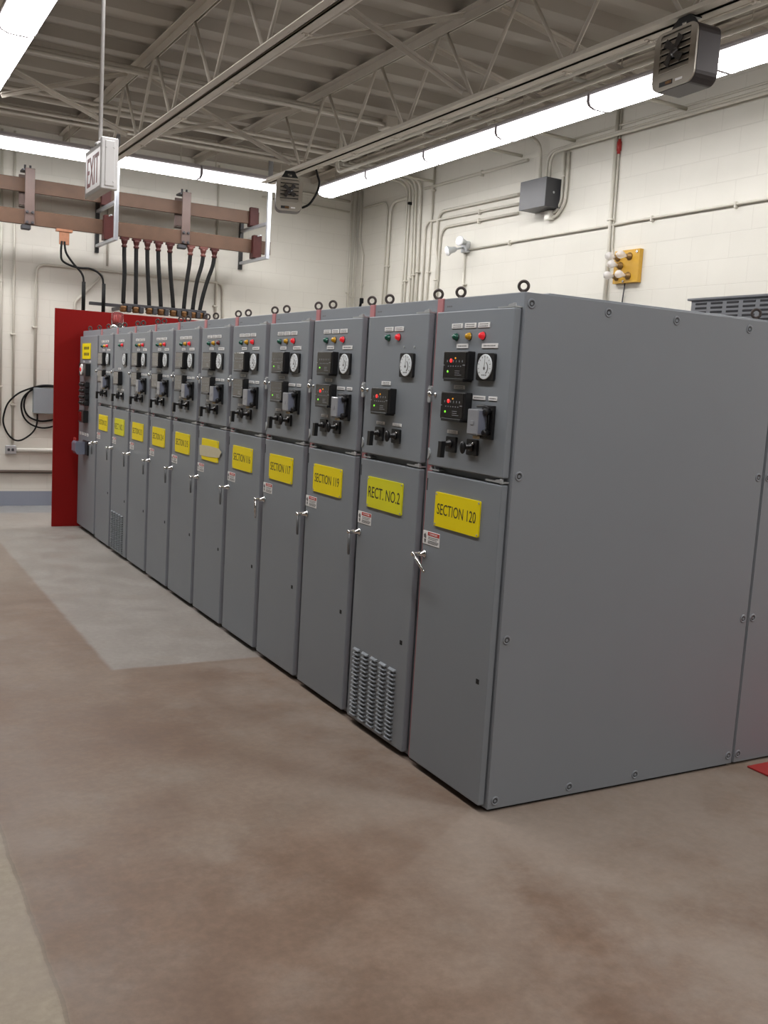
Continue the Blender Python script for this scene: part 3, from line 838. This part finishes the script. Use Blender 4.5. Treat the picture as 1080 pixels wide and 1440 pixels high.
bm = nb(); lathe(bm, (-.058, .42, 1.655), (-1, 0, 0), [(0, .020), (.010, .020), (.014, .012)], 16); link('push_knob', mesh('push_knob', bm, 'lampred'), ro, label='red knob')
for y_ in (.57, .29): lab(cc, y_, 1.735, .07)
for r in range(4):
    bm = nb()
    box(bm, -.045, .001, .30, .53, 1.295+r*.061, 1.350+r*.061, bev=.006)
    for k in range(3): lathe(bm, (-.044, .345+k*.07, 1.322+r*.061), (-1, 0, 0), [(0, .018), (.014, .016), (.02, .008)], 10)
    link('selector_switch', mesh('selector_switch', bm, 'black'), cc)
bm = nb(); box(bm, -.05, .001, .33, .56, 1.125, 1.245, bev=.004); rr_ = link('display_relay', mesh('case', bm, 'black'), cc)
bm = nb(); box(bm, -.053, -.049, .41, .55, 1.14, 1.23, bev=.001); link('face', mesh('face', bm, 'lampdark'), rr_, label='dark red face')
for k in range(4): lab(cc, .34+k*.11, 1.003, .075, .028, 2)
bm = nb(); box(bm, -.02, .001, .26, .47, .80, .945, bev=.004); tb = link('test_block', mesh('base', bm, 'black'), cc)
bm = nb(); prism(bm, [(-.115, .36, .835), (-.115, .36, .915), (-.10, .36, .935), (-.02, .36, .930), (-.02, .36, .805), (-.095, .36, .805)], (0, .17, 0)); link('cover', mesh('cover', bm, 'testblue'), tb)
bm = nb(); box(bm, -.10, -.08, .49, .52, .935, .965, bev=.003); link('tag', mesh('tag', bm, 'dangerred'), tb, label='red tag')
bm = nb(); lathe(bm, (0, .06, .935), (-1, 0, 0), [(0, .016), (.006, .011), (.05, .011), (.055, .006)], 12); link('handle', mesh('handle', bm, 'chrome'), cd)

# red end sheet standing across the far end of the row
bm = nb(); box(bm, -.245, 1.62, 7.50, 7.522, 0.0, 2.262, bev=.002)
tag(link('barrier_sheet', mesh('barrier_sheet', bm, 'red')), 'tall red fibreglass sheet standing across the far end of the cabinet row', 'barrier')

# beacon on the roof of the far louvered cabinet
bc = empty('beacon_light', (.105, 6.35, TOP+.008), 'clear domed beacon with red bars on a far cabinet roof', 'beacon')
bm = nb(); lathe(bm, (0, 0, 0), (0, 0, 1), [(0, .066), (.018, .066), (.024, .055), (.032, .055)], 20); link('base', mesh('base', bm, 'chrome'), bc)
bm = nb(); lathe(bm, (0, 0, .032), (0, 0, 1), [(0, .056), (.09, .056), (.110, .050), (.118, .034), (.122, .001)], 24); link('dome', mesh('dome', bm, 'clear'), bc)
bm = nb()
for k in range(5):
    a_ = 2*PI*k/5; cyl(bm, (.028*math.cos(a_), .028*math.sin(a_), .034), (.024*math.cos(a_), .024*math.sin(a_), .125), .009, seg=8)
link('red_bars', mesh('red_bars', bm, 'redfit'), bc)

# ------------------------------------------------------------------ copper bus on the back wall
def bar(name, x0, x1, y0, y1, z0, z1, label):
    bm = nb(); box(bm, x0, x1, y0, y1, z0, z1, bev=.004)
    tag(link(name, mesh(name, bm, 'copper')), label, 'busbar')
bar('copper_busbar', -4.6, 2.42, 8.74, 8.78, 3.565, 3.718, 'upper brown copper busbar along the back wall')
bar('copper_busbar', -4.6, 2.54, 8.62, 8.66, 3.200, 3.362, 'lower brown copper busbar along the back wall, carrying the cables')
def bus_link(x, label):
    o = empty('bus_strap', (x, 8.6, 3.15), label, 'bus strap', 'straps joining the two busbars')
    bm = nb(); box(bm, -.052, .052, .0, .0205, 0.056, .655, bev=.003); link('front_plate', mesh('front_plate', bm, 'copper2'), o)
    bm = nb(); box(bm, -.090, .012, .1815, .198, 0.25, .606, bev=.003); box(bm, -.085, .0, .064, .182, .26, .275, bev=.002); link('rear_plate', mesh('rear_plate', bm, 'copper2'), o)
    for x_ in (-.028, .028):
        for z_ in (.075, .185):
            bm = nb(); cyl(bm, (x_, -.024, z_), (x_, .010, z_), .011, seg=8); lathe(bm, (x_, -.004, z_), (0, -1, 0), [(0, .017), (.012, .017)], 6); link('bolt', mesh('bolt', bm, 'darkmetal'), o)
        bm = nb(); cyl(bm, (x_-.02, .05, .620), (x_-.02, .05, .690), .012, seg=6); box(bm, x_-.05, x_+.01, .020, .18, .625, .645); link('bolt', mesh('bolt', bm, 'darkmetal'), o)
    bm = nb(); box(bm, -.085, .016, .0, .08, -.005, .0495, bev=.010); link('clamp_foot', mesh('clamp_foot', bm, 'darkmetal'), o)
bus_link(-.325, 'brown vertical strap joining the busbars at the far left of the photo')
bus_link(1.445, 'brown vertical strap joining the busbars right of the hanging sign')
def bracket(x, label):
    o = empty('bus_bracket', (x, YB, 3.1), label, 'bracket', 'busbar wall brackets')
    bm = nb(); box(bm, -.022, .022, -.042, 0, -.06, .62); link('wall_channel', mesh('wall_channel', bm, 'black'), o)
    for z_, L_ in ((.035, .90), (.435, .88)):
        bm = nb(); box(bm, -.020, .020, -L_, -.04, z_-.035, z_, bev=.003); link('arm', mesh('arm', bm, 'alum'), o)
    bm = nb(); box(bm, -.022, .022, -.945, -.90, .0, 1.20, bev=.003); link('post', mesh('post', bm, 'alum'), o)
    bm = nb(); box(bm, -.055, .055, -.455, -.3995, .436, .66, bev=.006); box(bm, -.05, .05, -.3995, -.345, .4345, .4655); link('insulator', mesh('insulator', bm, 'insul'), o, label='dark red block on upper bar')
    bm = nb(); box(bm, -.055, .055, -.60, -.5195, .036, .31, bev=.006); box(bm, -.05, .05, -.5195, -.465, .0345, .10); link('insulator', mesh('insulator', bm, 'insul'), o, label='dark red block on lower bar')
    bm = nb(); cyl(bm, (0, -.70, .30), (0, -.05, .30), .008, seg=8); link('tie_rod', mesh('tie_rod', bm, 'zinc'), o)
bracket(2.335, 'right wall bracket carrying the ends of the busbars')
bracket(.525, 'left wall bracket under the busbars, behind the hanging sign')
# eight heavy cables dropping to the terminal bar
tops = [(.73, 3.19), (.87, 3.19), (1.00, 3.19), (1.13, 3.19), (1.27, 3.19), (1.52, 3.19), (1.68, 3.19), (1.82, 3.19)]
mids = [.735, .87, 1.01, 1.145, 1.285, 1.485, 1.61, 1.735]
bots = [.725, .87, 1.03, 1.17, 1.32, 1.45, 1.56, 1.65]
for k in range(8):
    x0 = tops[k][0]
    o = empty('bus_cable', (x0, 8.64, 3.195), '%s heavy black cable from the left, hanging from the lower busbar' % ORD[k], 'cable', 'heavy bus cables')
    bm = nb(); box(bm, -.050, .050, -.030, .030, -.022, 0.0052, bev=.004)
    lathe(bm, (0, 0, -.02), (0, 0, -1), [(0, .040), (.022, .036), (.045, .030), (.06, .022), (.065, .032), (.085, .032), (.092, .024)], 14)
    link('lug', mesh('lug', bm, 'insul' if k not in (5, 6) else 'lugred'), o)
    pts = catmull([(0, 0, -.10), ((mids[k]-x0)*.25, -.005, -.22), (mids[k]-x0, -.02, -.40), ((mids[k]*.35+bots[k]*.65)-x0, -.03, -.60), (bots[k]-x0, -.04, -.749)], 6)
    bm = nb(); tube(bm, pts, .0245, seg=12); link('cable', mesh('cable', bm, 'blackrub'), o)
# terminal bar behind the red sheet
o = empty('terminal_rack', (1.04, YB, 2.43), 'dark terminal bar with tarnished lugs seen just above the red sheet', 'terminal bar')
bm = nb(); box(bm, -.32, .68, -.575, -.49, -.015, .015, bev=.003); box(bm, -.70, -.28, -.56, -.50, -.035, .0, bev=.003); link('bar', mesh('bar', bm, 'darkmetal'), o)
for x_ in (-.30, .60):
    bm = nb(); box(bm, x_-.02, x_+.02, -.50, -.001, -.05, -.015, bev=.003); link('wall_arm', mesh('wall_arm', bm, 'darkmetal'), o)
for k in range(8):
    bm = nb(); x_ = bots[k]-1.04; lathe(bm, (x_, -.54, -.016), (0, 0, -1), [(0, .040), (.02, .046), (.035, .036), (.05, .044), (.07, .03)], 10); link('terminal_lug', mesh('terminal_lug', bm, 'oranglug'), o)
    bm = nb(); box(bm, x_+.040, x_+.090, -.585, -.50, -.085, -.010, bev=.008); link('clamp_block', mesh('clamp_block', bm, 'darkmetal'), o)
# two thin cables on a bright copper lug
o = empty('bonding_cable', (.05, 8.63, 3.19), 'two thin black cables on a bright copper lug under the lower busbar', 'cable')
bm = nb(); box(bm, -.09, .09, -.03, .03, -.02, .0102, bev=.004); box(bm, -.055, .055, -.02, .0, -.16, -.015, bev=.006); link('lug', mesh('lug', bm, 'coplug'), o)
q = Vector((.05, 8.63, 3.19))
for nm, pp in (('a', [(.012, 3.06), (.005, 2.93), (.03, 2.84), (.18, 2.79), (.34, 2.79), (.45, 2.73), (.48, 2.62), (.485, 2.30)]), ('b', [(.04, 3.06), (.06, 2.94), (.14, 2.83), (.235, 2.73), (.26, 2.62), (.26, 2.30)])):
    bm = nb(); tube(bm, catmull([Vector((x_, 8.55, z_))-q for x_, z_ in pp], 6), .012, seg=8)
    tube(bm, [Vector((pp[-1][0], 8.55, 2.30))-q, Vector((pp[-1][0], 8.55, 2.64))-q], .021, seg=10)
    link('cable', mesh('cable', bm, 'blackrub'), o)

# ------------------------------------------------------------------ conduits on the back wall
yb = YB-.022
def bw(pts, r, label, straps=(), mat='conduit', rad=.10):
    pipe('wall_conduit', [(x, YB-r-.006, z) for x, z in pts], r, label, 'conduit', mat, rad, straps=[(x, YB-r-.006, z) for x, z in straps])
bw([(-.545, 4.28), (-.54, .95)], .014, 'leftmost cream conduit rising on the back wall', [(-.545, 2.6), (-.54, 1.4)])
bw([(-.41, 4.28), (-.40, .74)], .014, 'cream conduit on the back wall rising from the socket box', [(-.40, 2.01), (-.395, 1.2)])
bw([(-.16, 1.41), (-.16, 2.84), (1.30, 2.845), (2.115, 2.85), (2.14, 2.0)], .016, 'cream conduit arching over from the blue-grey box behind the cables', [(-.16, 2.11)], rad=.12)
bw([(.655, 4.28), (.655, 2.90)], .013, 'short cream conduit dropping behind the left busbar bracket')
bw([(.28, 2.1), (.285, 2.44), (.60, 2.79)], .015, 'slanting cream conduit behind the two thin cables', rad=.06)
bw([(2.01, 4.28), (2.035, 2.0)], .014, 'cream conduit falling behind the right end of the busbars', [(2.03, 2.55)])
bw([(-4, .410), (1.0, .410)], .020, 'dark brown conduit low along the back wall', mat='dkconduit')
bw([(-.36, .67), (1.0, .67)], .024, 'thick cream conduit running right from the socket box', mat='jwhite')
bw([(3.90, 4.28), (3.905, 2.0)], .013, 'second conduit from the corner on the back wall', [(3.905, 2.9)])
bw([(3.965, 4.28), (3.97, 2.0)], .013, 'conduit on the back wall right beside the corner', [(3.97, 2.85)])
bw([(2.55, 4.135), (3.86, 4.10)], .016, 'upper level conduit under the deck on the back wall', rad=.05)
bw([(2.60, 3.985), (3.86, 3.965)], .012, 'lower thin level conduit on the back wall near the corner', rad=.05)
# socket box
o = empty('socket_box', (-.42, YB, .67), 'small metal socket box on the back wall at the conduit end', 'outlet box')
bm = nb(); box(bm, -.06, .06, -.05, -.001, -.05, .05, bev=.006); link('box', mesh('box', bm, 'zinc'), o)
bm = nb()
for x_ in (-.025, .02): box(bm, x_-.014, x_+.014, -.056, -.049, -.016, .016, bev=.004)
link('socket_face', mesh('socket_face', bm, 'darkmetal'), o)
# blue-grey box and coiled cable
o = empty('wall_box', (.03, YB, 1.26), 'blue-grey metal box on the back wall beside the red sheet', 'box')
bm = nb(); box(bm, -.21, .22, -.10, -.001, -.145, .145, bev=.005); link('case', mesh('case', bm, 'boxblue'), o)
bm = nb(); box(bm, -.215, .225, -.112, -.10, -.150, .150, bev=.004); l_ = link('cover', mesh('cover', bm, 'boxblue'), o)
bm = nb(); lathe(bm, (.10, -.112, .10), (0, -1, 0), [(0, .018), (.01, .015)], 10); link('knockout', mesh('knockout', bm, 'hole'), l_)
bm = nb()
for pp, yy in (([(-.13, 1.10), (-.13, 1.02), (-.15, .93), (-.21, .85), (-.31, .785), (-.39, .79), (-.46, .86), (-.505, .97), (-.505, 1.07), (-.46, 1.21), (-.36, 1.32), (-.24, 1.385), (-.10, 1.43), (.05, 1.43), (.20, 1.38), (.33, 1.25)], YB-.05),
               ([(.28, 1.36), (.10, 1.425), (-.10, 1.42), (-.22, 1.36), (-.29, 1.28), (-.31, 1.18), (-.28, 1.06), (-.20, .975), (-.07, .935), (.06, .96), (.20, 1.03), (.30, 1.15)], YB-.035),
               ([(.25, 1.38), (.05, 1.44), (-.14, 1.42), (-.24, 1.33), (-.275, 1.22), (-.26, 1.12), (-.20, 1.05), (-.09, 1.015), (.03, 1.03), (.16, 1.07), (.27, 1.16), (.30, 1.28)], YB-.02)):
    tube(bm, catmull([(x_, yy, z_) for x_, z_ in pp], 6), .010, seg=8)
tag(link('cable_coil', mesh('cable_coil', bm, 'blackrub')), 'dark cable coiled in loose loops around the blue-grey wall box', 'cable')

# ------------------------------------------------------------------ conduits on the right wall
def rw(pts, r, label, straps=(), mat='conduit', rad=.10, wall='x'):
    x_ = XR-r-.006
    pipe('wall_conduit', [(x_, p[0], p[1]) if len(p) == 2 else p for p in pts], r, label, 'conduit', mat, rad, straps=[(x_, a_, b_) for a_, b_ in straps], wall=wall)
rw([(9.05, 4.25), (9.05, 3.60), (8.93, 3.40), (8.94, 2.0)], .014, 'conduit with an offset bend just right of the room corner', [(8.94, 3.0)])
rw([(7.80, 4.00), (8.225, 3.99), (8.25, 2.0)], .020, 'thick conduit turning down on the right wall, first past the corner', [(8.24, 3.2)], rad=.16)
rw([(8.95, 4.02), (8.32, 4.02), (8.31, 2.0)], .014, 'thin conduit bending down from the corner side beside the thick one', rad=.14)
for k, (ya, yb_, r_, lb) in enumerate([(7.83, 7.80, .015, 'leftmost of the five conduits dropping together from the ceiling'),
        (7.765, 7.745, .015, 'second of the five conduits dropping together from the ceiling'),
        (7.68, 7.615, .015, 'middle one of the five conduits dropping together from the ceiling'),
        (7.625, 7.555, .015, 'fourth of the five conduits dropping together from the ceiling'),
        (7.505, 7.455, .019, 'rightmost thicker one of the five conduits dropping together from the ceiling')]):
    x_ = XR-r_-.006
    rw([(2.75+.1*k, ya-.05, 4.235), (x_, ya, 4.20 if k % 2 else 4.17), (x_, yb_+.01, 3.2), (x_, yb_, 2.0)], r_, lb, [(yb_+.002, 2.95+.03*k)], rad=.16)
bm = nb(); box(bm, 3.955, XR-.001, 7.70, 7.735, 3.90, 3.93, bev=.002)
tag(link('conduit_clip', mesh('conduit_clip', bm, 'hole')), 'small black clip between the conduits high near the corner', 'clip')
rw([(5.49, 3.628), (7.27, 3.648), (7.345, 3.60), (7.31, 2.0)], .013, 'middle conduit from the grey junction box, bending down beside the tall vertical one', [(6.2, 3.636)], wall='xh', rad=.08)
rw([(7.215, 4.27), (7.217, 2.0)], .013, 'straight tall conduit from deck to behind the cabinets', [(7.217, 4.0), (7.217, 3.05)])
rw([(5.49, 3.724), (6.985, 3.735), (7.065, 3.66), (7.06, 3.30), (7.02, 3.15), (7.02, 2.0)], .017, 'top conduit from the grey junction box, bending down with a kink', [(7.02, 2.95)], rad=.12)
rw([(5.49, 3.538), (6.90, 3.545), (6.99, 3.46), (6.985, 2.0)], .014, 'lowest conduit from the grey junction box, bending down left of the lamp', [(6.2, 3.541)], wall='xh', rad=.12)
rw([(6.448, 3.25), (6.41, 2.0)], .012, 'conduit dropping straight down from the emergency lamp', [(6.418, 2.86)])
rw([(6.40, 3.245), (4.85, 3.252), (4.17, 3.252), (4.09, 3.252), (3.86, 3.255), (3.80, 3.258), (2.3, 3.258), (-4.0, 3.26)], .011, 'long level conduit running from the emergency lamp across the right wall', [(3.52, 3.258), (5.6, 3.249), (2.6, 3.258)], wall='xh')
for k, (y_, z_, lb) in enumerate([(5.02, 4.06, 'first conduit rising from the junction box and turning along the wall top'),
                                  (4.93, 4.035, 'second conduit rising from the junction box and turning along the wall top')]):
    x_ = XR-.05-.03*k
    rw([(x_, y_, 3.77), (x_, y_, z_), (x_, -4.0, z_+.02*(1-k))], .017-.002*k, lb, rad=.14)
rw([(3.3, 5.12, 4.235), (XR-.06, 5.14, 4.20), (XR-.06, 5.10, 3.77)], .018, 'conduit coming off the ceiling and dropping into the junction box top', rad=.16)
rw([(4.79, 4.02), (4.79, 3.56), (4.86, 3.47), (4.93, 3.465)], .014, 'inner of two conduits curving under the junction box', [(4.79, 3.80)], rad=.12)
rw([(4.725, 4.02), (4.725, 3.54), (4.84, 3.425), (4.93, 3.425)], .016, 'outer of two conduits curving under the junction box', rad=.14)
rw([(4.065, 4.27), (4.04, 3.0), (4.03, 2.0)], .019, 'thick vertical conduit left of the lamp board', [(4.045, 3.30)])
o = empty('wall_conduit', (XR-.016, 4.03, 4.27), 'thin vertical conduit with a red fitting, ending at the lamp board', 'conduit')
bm = nb(); tube(bm, [(0, 0, 0), (0, -.02, -1.05), (0, -.028, -1.22), (0, -.06, -1.32), (-.01, -.12, -1.36)], .009, seg=8, rad=.05); link('pipe', mesh('pipe', bm, 'conduit'), o)
bm = nb(); lathe(bm, (0, -.006, -.26), (0, 0, -1), [(0, .014), (.02, .014), (.022, .021), (.10, .021), (.105, .015), (.13, .014)], 14); link('sealing_fitting', mesh('sealing_fitting', bm, 'redfit'), o, label='red fitting')
rw([(7.40, 4.05), (5.38, 4.05)], .017, 'level conduit along the wall top left of the junction box', [(6.2, 4.05)], wall='xh')
rw([(4.75, 4.13), (4.3, 4.13), (3.38, 4.135), (-4.0, 4.13)], .010, 'thin level conduit tucked under the deck above the long pair')
for (xa, ya, xb, yb_, lb) in [(2.8, 3.235, 3.99, 3.22, 'stub pipe from the right light strip to the wall top, nearest the red fitting'),
                              (2.8, 4.66, 3.99, 4.64, 'stub pipe from the light strip to the wall right of the junction box'),
                              (2.8, 5.49, 3.99, 5.48, 'stub pipe from the light strip to the wall left of the junction box'),
                              (2.8, 7.22, 3.99, 7.21, 'stub pipe from the light strip to the tall straight conduit')]:
    pipe('ceiling_pipe', [(xa, ya, 4.115), (xb, yb_, 4.105)], .016, lb, 'pipe', 'conduit')
for (x_, z_, y_, r_, lb) in [(2.29, 3.90, 6.25, .016, 'left one of two conduits running along between the heater joist and the light strip'), (2.50, 3.90, 6.75, .018, 'right one of two conduits running along between the heater joist and the light strip')]:
    pipe('ceiling_pipe', [(x_, y_, z_+.3), (x_, y_, z_), (x_, -5, z_)], r_, lb, 'pipe', 'conduit', rad=.12)
# junction box
o = empty('junction_box', (XR, 5.02, 3.50), 'dark grey metal junction box high on the right wall', 'box')
bm = nb(); box(bm, -.195, -.001, -.205, .205, 0.0, .275, bev=.003); link('case', mesh('case', bm, 'boxgrey'), o)
bm = nb(); box(bm, -.203, -.195, -.208, .208, -.002, .278, bev=.002); link('cover', mesh('cover', bm, 'boxgrey'), o)
bm = nb(); lathe(bm, (-.10, -.205, .14), (0, -1, 0), [(0, .012), (.004, .009)], 10); link('knockout', mesh('knockout', bm, 'zinc'), o)
bm = nb(); box(bm, 3.955, XR, 4.90, 4.985, 3.40, 3.485); box(bm, 3.950, 3.956, 4.905, 4.98, 3.405, 3.48, bev=.003)
tag(link('conduit_fitting', mesh('conduit_fitting', bm, 'jwhite')), 'small cream conduit fitting right under the junction box', 'fitting')
# emergency lamp heads
o = empty('emergency_lamp', (XR, 6.42, 3.28), 'twin-headed emergency lamp on the right wall above the cabinets', 'emergency light')
bm = nb(); box(bm, -.06, -.001, -.055, .055, -.07, .055, bev=.008); link('base', mesh('base', bm, 'zinc'), o)
def head(p, d):
    d = Vector(d).normalized(); p = Vector(p)
    bm = nb(); cyl(bm, (-.05, p.y*.3, p.z*.3), p, .012, seg=8); lathe(bm, p-d*.02, d, [(0, .02), (.02, .03), (.07, .038), (.10, .055), (.108, .056)], 18)
    h = link('lamp_head', mesh('lamp_head', bm, 'zinc'), o)
    bm = nb(); lathe(bm, p+d*.088, d, [(0, .053), (.012, .048), (.02, .025), (.024, .002)], 18); link('lamp_glass', mesh('lamp_glass', bm, 'lampglass'), h)
head((-.16, .02, -.045), (-.75, .2, -.25)); head((-.07, -.035, .035), (-.85, -.25, .05))
# orange board with clear lamps
o = empty('lamp_board', (XR, 3.765, 2.86), 'orange wooden board with clear bulbs on the right wall', 'lamp board')
bm = nb(); box(bm, -.045, -.001, -.16, .16, -.145, .145, bev=.002); link('board', mesh('board', bm, 'wood'), o)
for y_, z_ in ((.11, .085), (-.04, .085), (.07, .01), (.11, -.085), (-.04, -.085)):
    bm = nb(); lathe(bm, (-.044, y_, z_), (-1, 0, 0), [(0, .034), (.012, .034), (.016, .022), (.045, .020)], 14); s = link('socket', mesh('socket', bm, 'brass'), o)
    bm = nb(); lathe(bm, (-.086, y_, z_), (-1, 0, .05), [(0, .014), (.02, .016), (.045, .030), (.07, .036), (.092, .030), (.106, .015), (.11, .001)], 16); link('bulb', mesh('bulb', bm, 'bulb'), s)
for y_, z_ in ((-.13, .12), (.13, .12), (.02, -.13)):
    bm = nb(); lathe(bm, (-.045, y_, z_), (-1, 0, 0), [(0, .014), (.008, .012)], 10); link('screw', mesh('screw', bm, 'chrome'), o)
bm = nb(); tube(bm, [(-.02, .02, -.14), (-.015, .04, -.30), (-.012, .05, -.80)], .006, seg=6); link('lead_wire', mesh('lead_wire', bm, 'darkmetal'), o)

# ------------------------------------------------------------------ unit heaters
def heater(loc, rot, w, h, dp, label):
    o = empty('unit_heater', loc, label, 'heater', 'hanging unit heaters'); o.rotation_euler = (0, 0, rot)
    # local: face towards -x, width along y, z up, origin at shell centre
    bm = nb(); prism(bm, rrect(0, 0, w, h, .055, -dp/2+.012), (dp-.012, 0, 0)); link('shell', mesh('shell', bm, 'heaterside'), o)
    bm = nb(); outer = rrect(0, 0, w*.985, h*.985, .053, -dp/2, 5); inner = rrect(0, .035, w*.70, h*.66, .012, -dp/2, 5)
    vo = [bm.verts.new(p) for p in outer]; vi = [bm.verts.new(p) for p in inner]; vb = [bm.verts.new((p[0]+.02, p[1], p[2])) for p in outer]; vk = [bm.verts.new((p[0]+.02, p[1], p[2])) for p in inner]; n = len(vo)
    for i in range(n):
        j = (i+1) % n
        bm.faces.new((vo[i], vo[j], vi[j], vi[i])); bm.faces.new((vo[j], vo[i], vb[i], vb[j])); bm.faces.new((vi[i], vi[j], vk[j], vk[i])); bm.faces.new((vb[i], vb[j], vk[j], vk[i]))
    fc = link('front_panel', mesh('front_panel', bm, 'stain'), o)
    bm = nb(); prism(bm, rrect(0, .035, w*.70, h*.66, .012, -dp/2+.011), (.001, 0, 0)); link('dark_opening_shade', mesh('dark_opening_shade', bm, 'hole'), fc)
    bm = nb()
    for k in range(6):
        z_ = .035 + h*.66*(-.5+(k+.5)/6)
        prism(bm, [(-dp/2-.002, -w*.345, z_-.012), (-dp/2-.001, -w*.345, z_-.016), (-dp/2+.009, -w*.345, z_+.008), (-dp/2+.008, -w*.345, z_+.012)], (0, w*.69, 0))
    link('louvre_blades', mesh('louvre_blades', bm, 'stain'), fc)
    bm = nb(); r_ = min(w, h)*.26
    ball(bm, (-dp/2-.006, 0, .035), r_*.45, .25, 1, 1, 12)
    for k in range(4):
        a_ = PI/4+PI/2*k; e = Vector((0, math.cos(a_), math.sin(a_))); t = Vector((0, -math.sin(a_), math.cos(a_))); c_ = Vector((-dp/2-.006, 0, .035))
        prism(bm, [c_+e*r_*.3-t*.012, c_+e*r_-t*r_*.42, c_+e*r_*1.08+t*r_*.15, c_+e*r_*.3+t*.018], (-.006, 0, 0))
    link('fan', mesh('fan', bm, 'fanmetal'), o)
    bm = nb(); box(bm, -dp/2-.003, -dp/2, -.01*w, w*.30, -h*.43, -h*.35, bev=.001); pl = link('name_badge', mesh('name_badge', bm, 'black'), o)
    bm = nb(); box(bm, -dp/2-.0036, -dp/2-.003, 0.0, w*.15, -h*.415, -h*.365); link('badge_print', mesh('badge_print', bm, 'oranglug'), pl)
    bm = nb(); box(bm, -dp/2-.002, -dp/2, -w*.24, -w*.08, -h*.41, -h*.37); link('rating_label', mesh('rating_label', bm, 'white'), o)
    top = 3.672-loc[2]
    bm = nb()
    for x_ in (-dp*.22,):
        pr_ = [(x_, -w*.36, h*.47), (x_, -w*.24, h*.47+.045), (x_, -.045, top-.002), (x_, .045, top-.002), (x_, w*.24, h*.47+.045), (x_, w*.36, h*.47)]
        hole = [(x_, .020, h*.5+.018), (x_, .020, top-.03), (x_, -.020, top-.03), (x_, -.020, h*.5+.018)]
        va = [bm.verts.new(p) for p in pr_]; vh = [bm.verts.new(p) for p in hole]
        for q_ in ((va[0], va[1], vh[3], vh[0]) , ):
            pass
        bm.faces.new((va[0], va[1], va[2], vh[2], vh[3])); bm.faces.new((va[2], va[3], vh[1], vh[2])); bm.faces.new((va[3], va[4], va[5], vh[0], vh[1])); bm.faces.new((va[5], va[0], vh[3], vh[0]))
    q_ = bmesh.ops.extrude_face_region(bm, geom=bm.faces[:]); bmesh.ops.translate(bm, vec=(.008, 0, 0), verts=[v for v in q_['geom'] if isinstance(v, bmesh.types.BMVert)])
    box(bm, -dp*.22, dp*.30, -.045, .045, top-.008, top, bev=.002)
    link('hanging_bracket', mesh('hanging_bracket', bm, 'black'), o)
    return o
heater((1.695, .935, 3.457), math.radians(-4), .325, .300, .155, 'unit heater hanging at upper right in front of the light strip')
hs = heater((1.645, 6.02, 3.445), math.radians(71), .255, .315, .15, 'small far unit heater hanging at the end of the back light strip')
pipe('flexible_whip', catmull([(1.79, 6.02, 3.35), (1.85, 5.98, 3.39), (1.92, 5.98, 3.50), (1.945, 5.98, 3.60), (1.92, 5.98, 3.68), (1.90, 5.98, 3.76), (1.96, 5.98, 3.85)], 6), .011, 'dark flexible cable looping beside the far heater', 'cable', 'blackrub', rad=None)

# ------------------------------------------------------------------ exit sign on its rod
o = empty('exit_sign', (-1.338, 0.8155, 2.327), 'white hanging exit sign on a rod, seen almost edge on', 'exit sign')
bm = nb(); box(bm, -.022, .022, -.13, .22, 0.0, .205, bev=.004); link('frame', mesh('frame', bm, 'white'), o)
for s_ in (-1, 1):
    bm = nb(); box(bm, s_*.0225-.0008, s_*.0225+.0008, -.075, .195, .022, .183); f_ = link('face_panel', mesh('face_panel', bm, 'exitpanel'), o)
    me = text_mesh('lettering', 'EXIT', .215, .125, 'exitred', .001)
    if s_ > 0: me.transform(Matrix.Rotation(PI, 4, 'Z'))
    link('lettering', me, f_, (s_*.0238, .06, .102))
bm = nb(); box(bm, -.036, .036, -.150, -.128, -.004, .209, bev=.004); box(bm, -.020, .020, -.154, -.149, .01, .195, bev=.002); 
for z_ in (.03, .17):
    for x_ in (-.016, .016): cyl(bm, (x_, -.154, z_), (x_, -.157, z_), .004, seg=8)
link('end_cap', mesh('end_cap', bm, 'white'), o)
bm = nb(); cyl(bm, (0, .03, .205), (0, .03, (ZC-2.327)/.8656), .009, seg=12); lathe(bm, (0, .03, .203), (0, 0, 1), [(0, .025), (.012, .022), (.02, .011)], 14); link('rod', mesh('rod', bm, 'white'), o)
o.scale = (.8656, .8656, .8656)

# ------------------------------------------------------------------ red mat at the right
bm = nb(); box(bm, 1.49, 3.4, -1.25, -.10, 0.0, .008, bev=.002)
tag(link('floor_mat', mesh('floor_mat', bm, 'redmat')), 'red floor mat at the right edge of the photo', 'mat')

# ------------------------------------------------------------------ world, camera, colour management
w = bpy.data.worlds.new('world'); SC.world = w; w.use_nodes = True
w.node_tree.nodes['Background'].inputs[0].default_value = (0.05, 0.05, 0.05, 1); w.node_tree.nodes['Background'].inputs[1].default_value = 0.3
cam = bpy.data.cameras.new('camera'); co = bpy.data.objects.new('camera', cam); COL.objects.link(co); SC.camera = co
co.location = (-2.22733477, -3.07860262, 1.66739475)
co.rotation_euler = tuple(math.radians(v) for v in (82.69868901, -3.41127646, -29.0469897))
cam.sensor_fit = 'VERTICAL'; cam.sensor_height = 36.0; cam.sensor_width = 27.0
cam.lens = 1379.204/1440*36.0; cam.clip_start = 0.05
vs = SC.view_settings
SC.display_settings.display_device = 'sRGB'
vs.view_transform = 'Standard'; vs.look = 'None'; vs.exposure = 0.52; vs.gamma = 1.0; vs.use_curve_mapping = False
SC.cycles.max_bounces = 8; SC.cycles.diffuse_bounces = 5
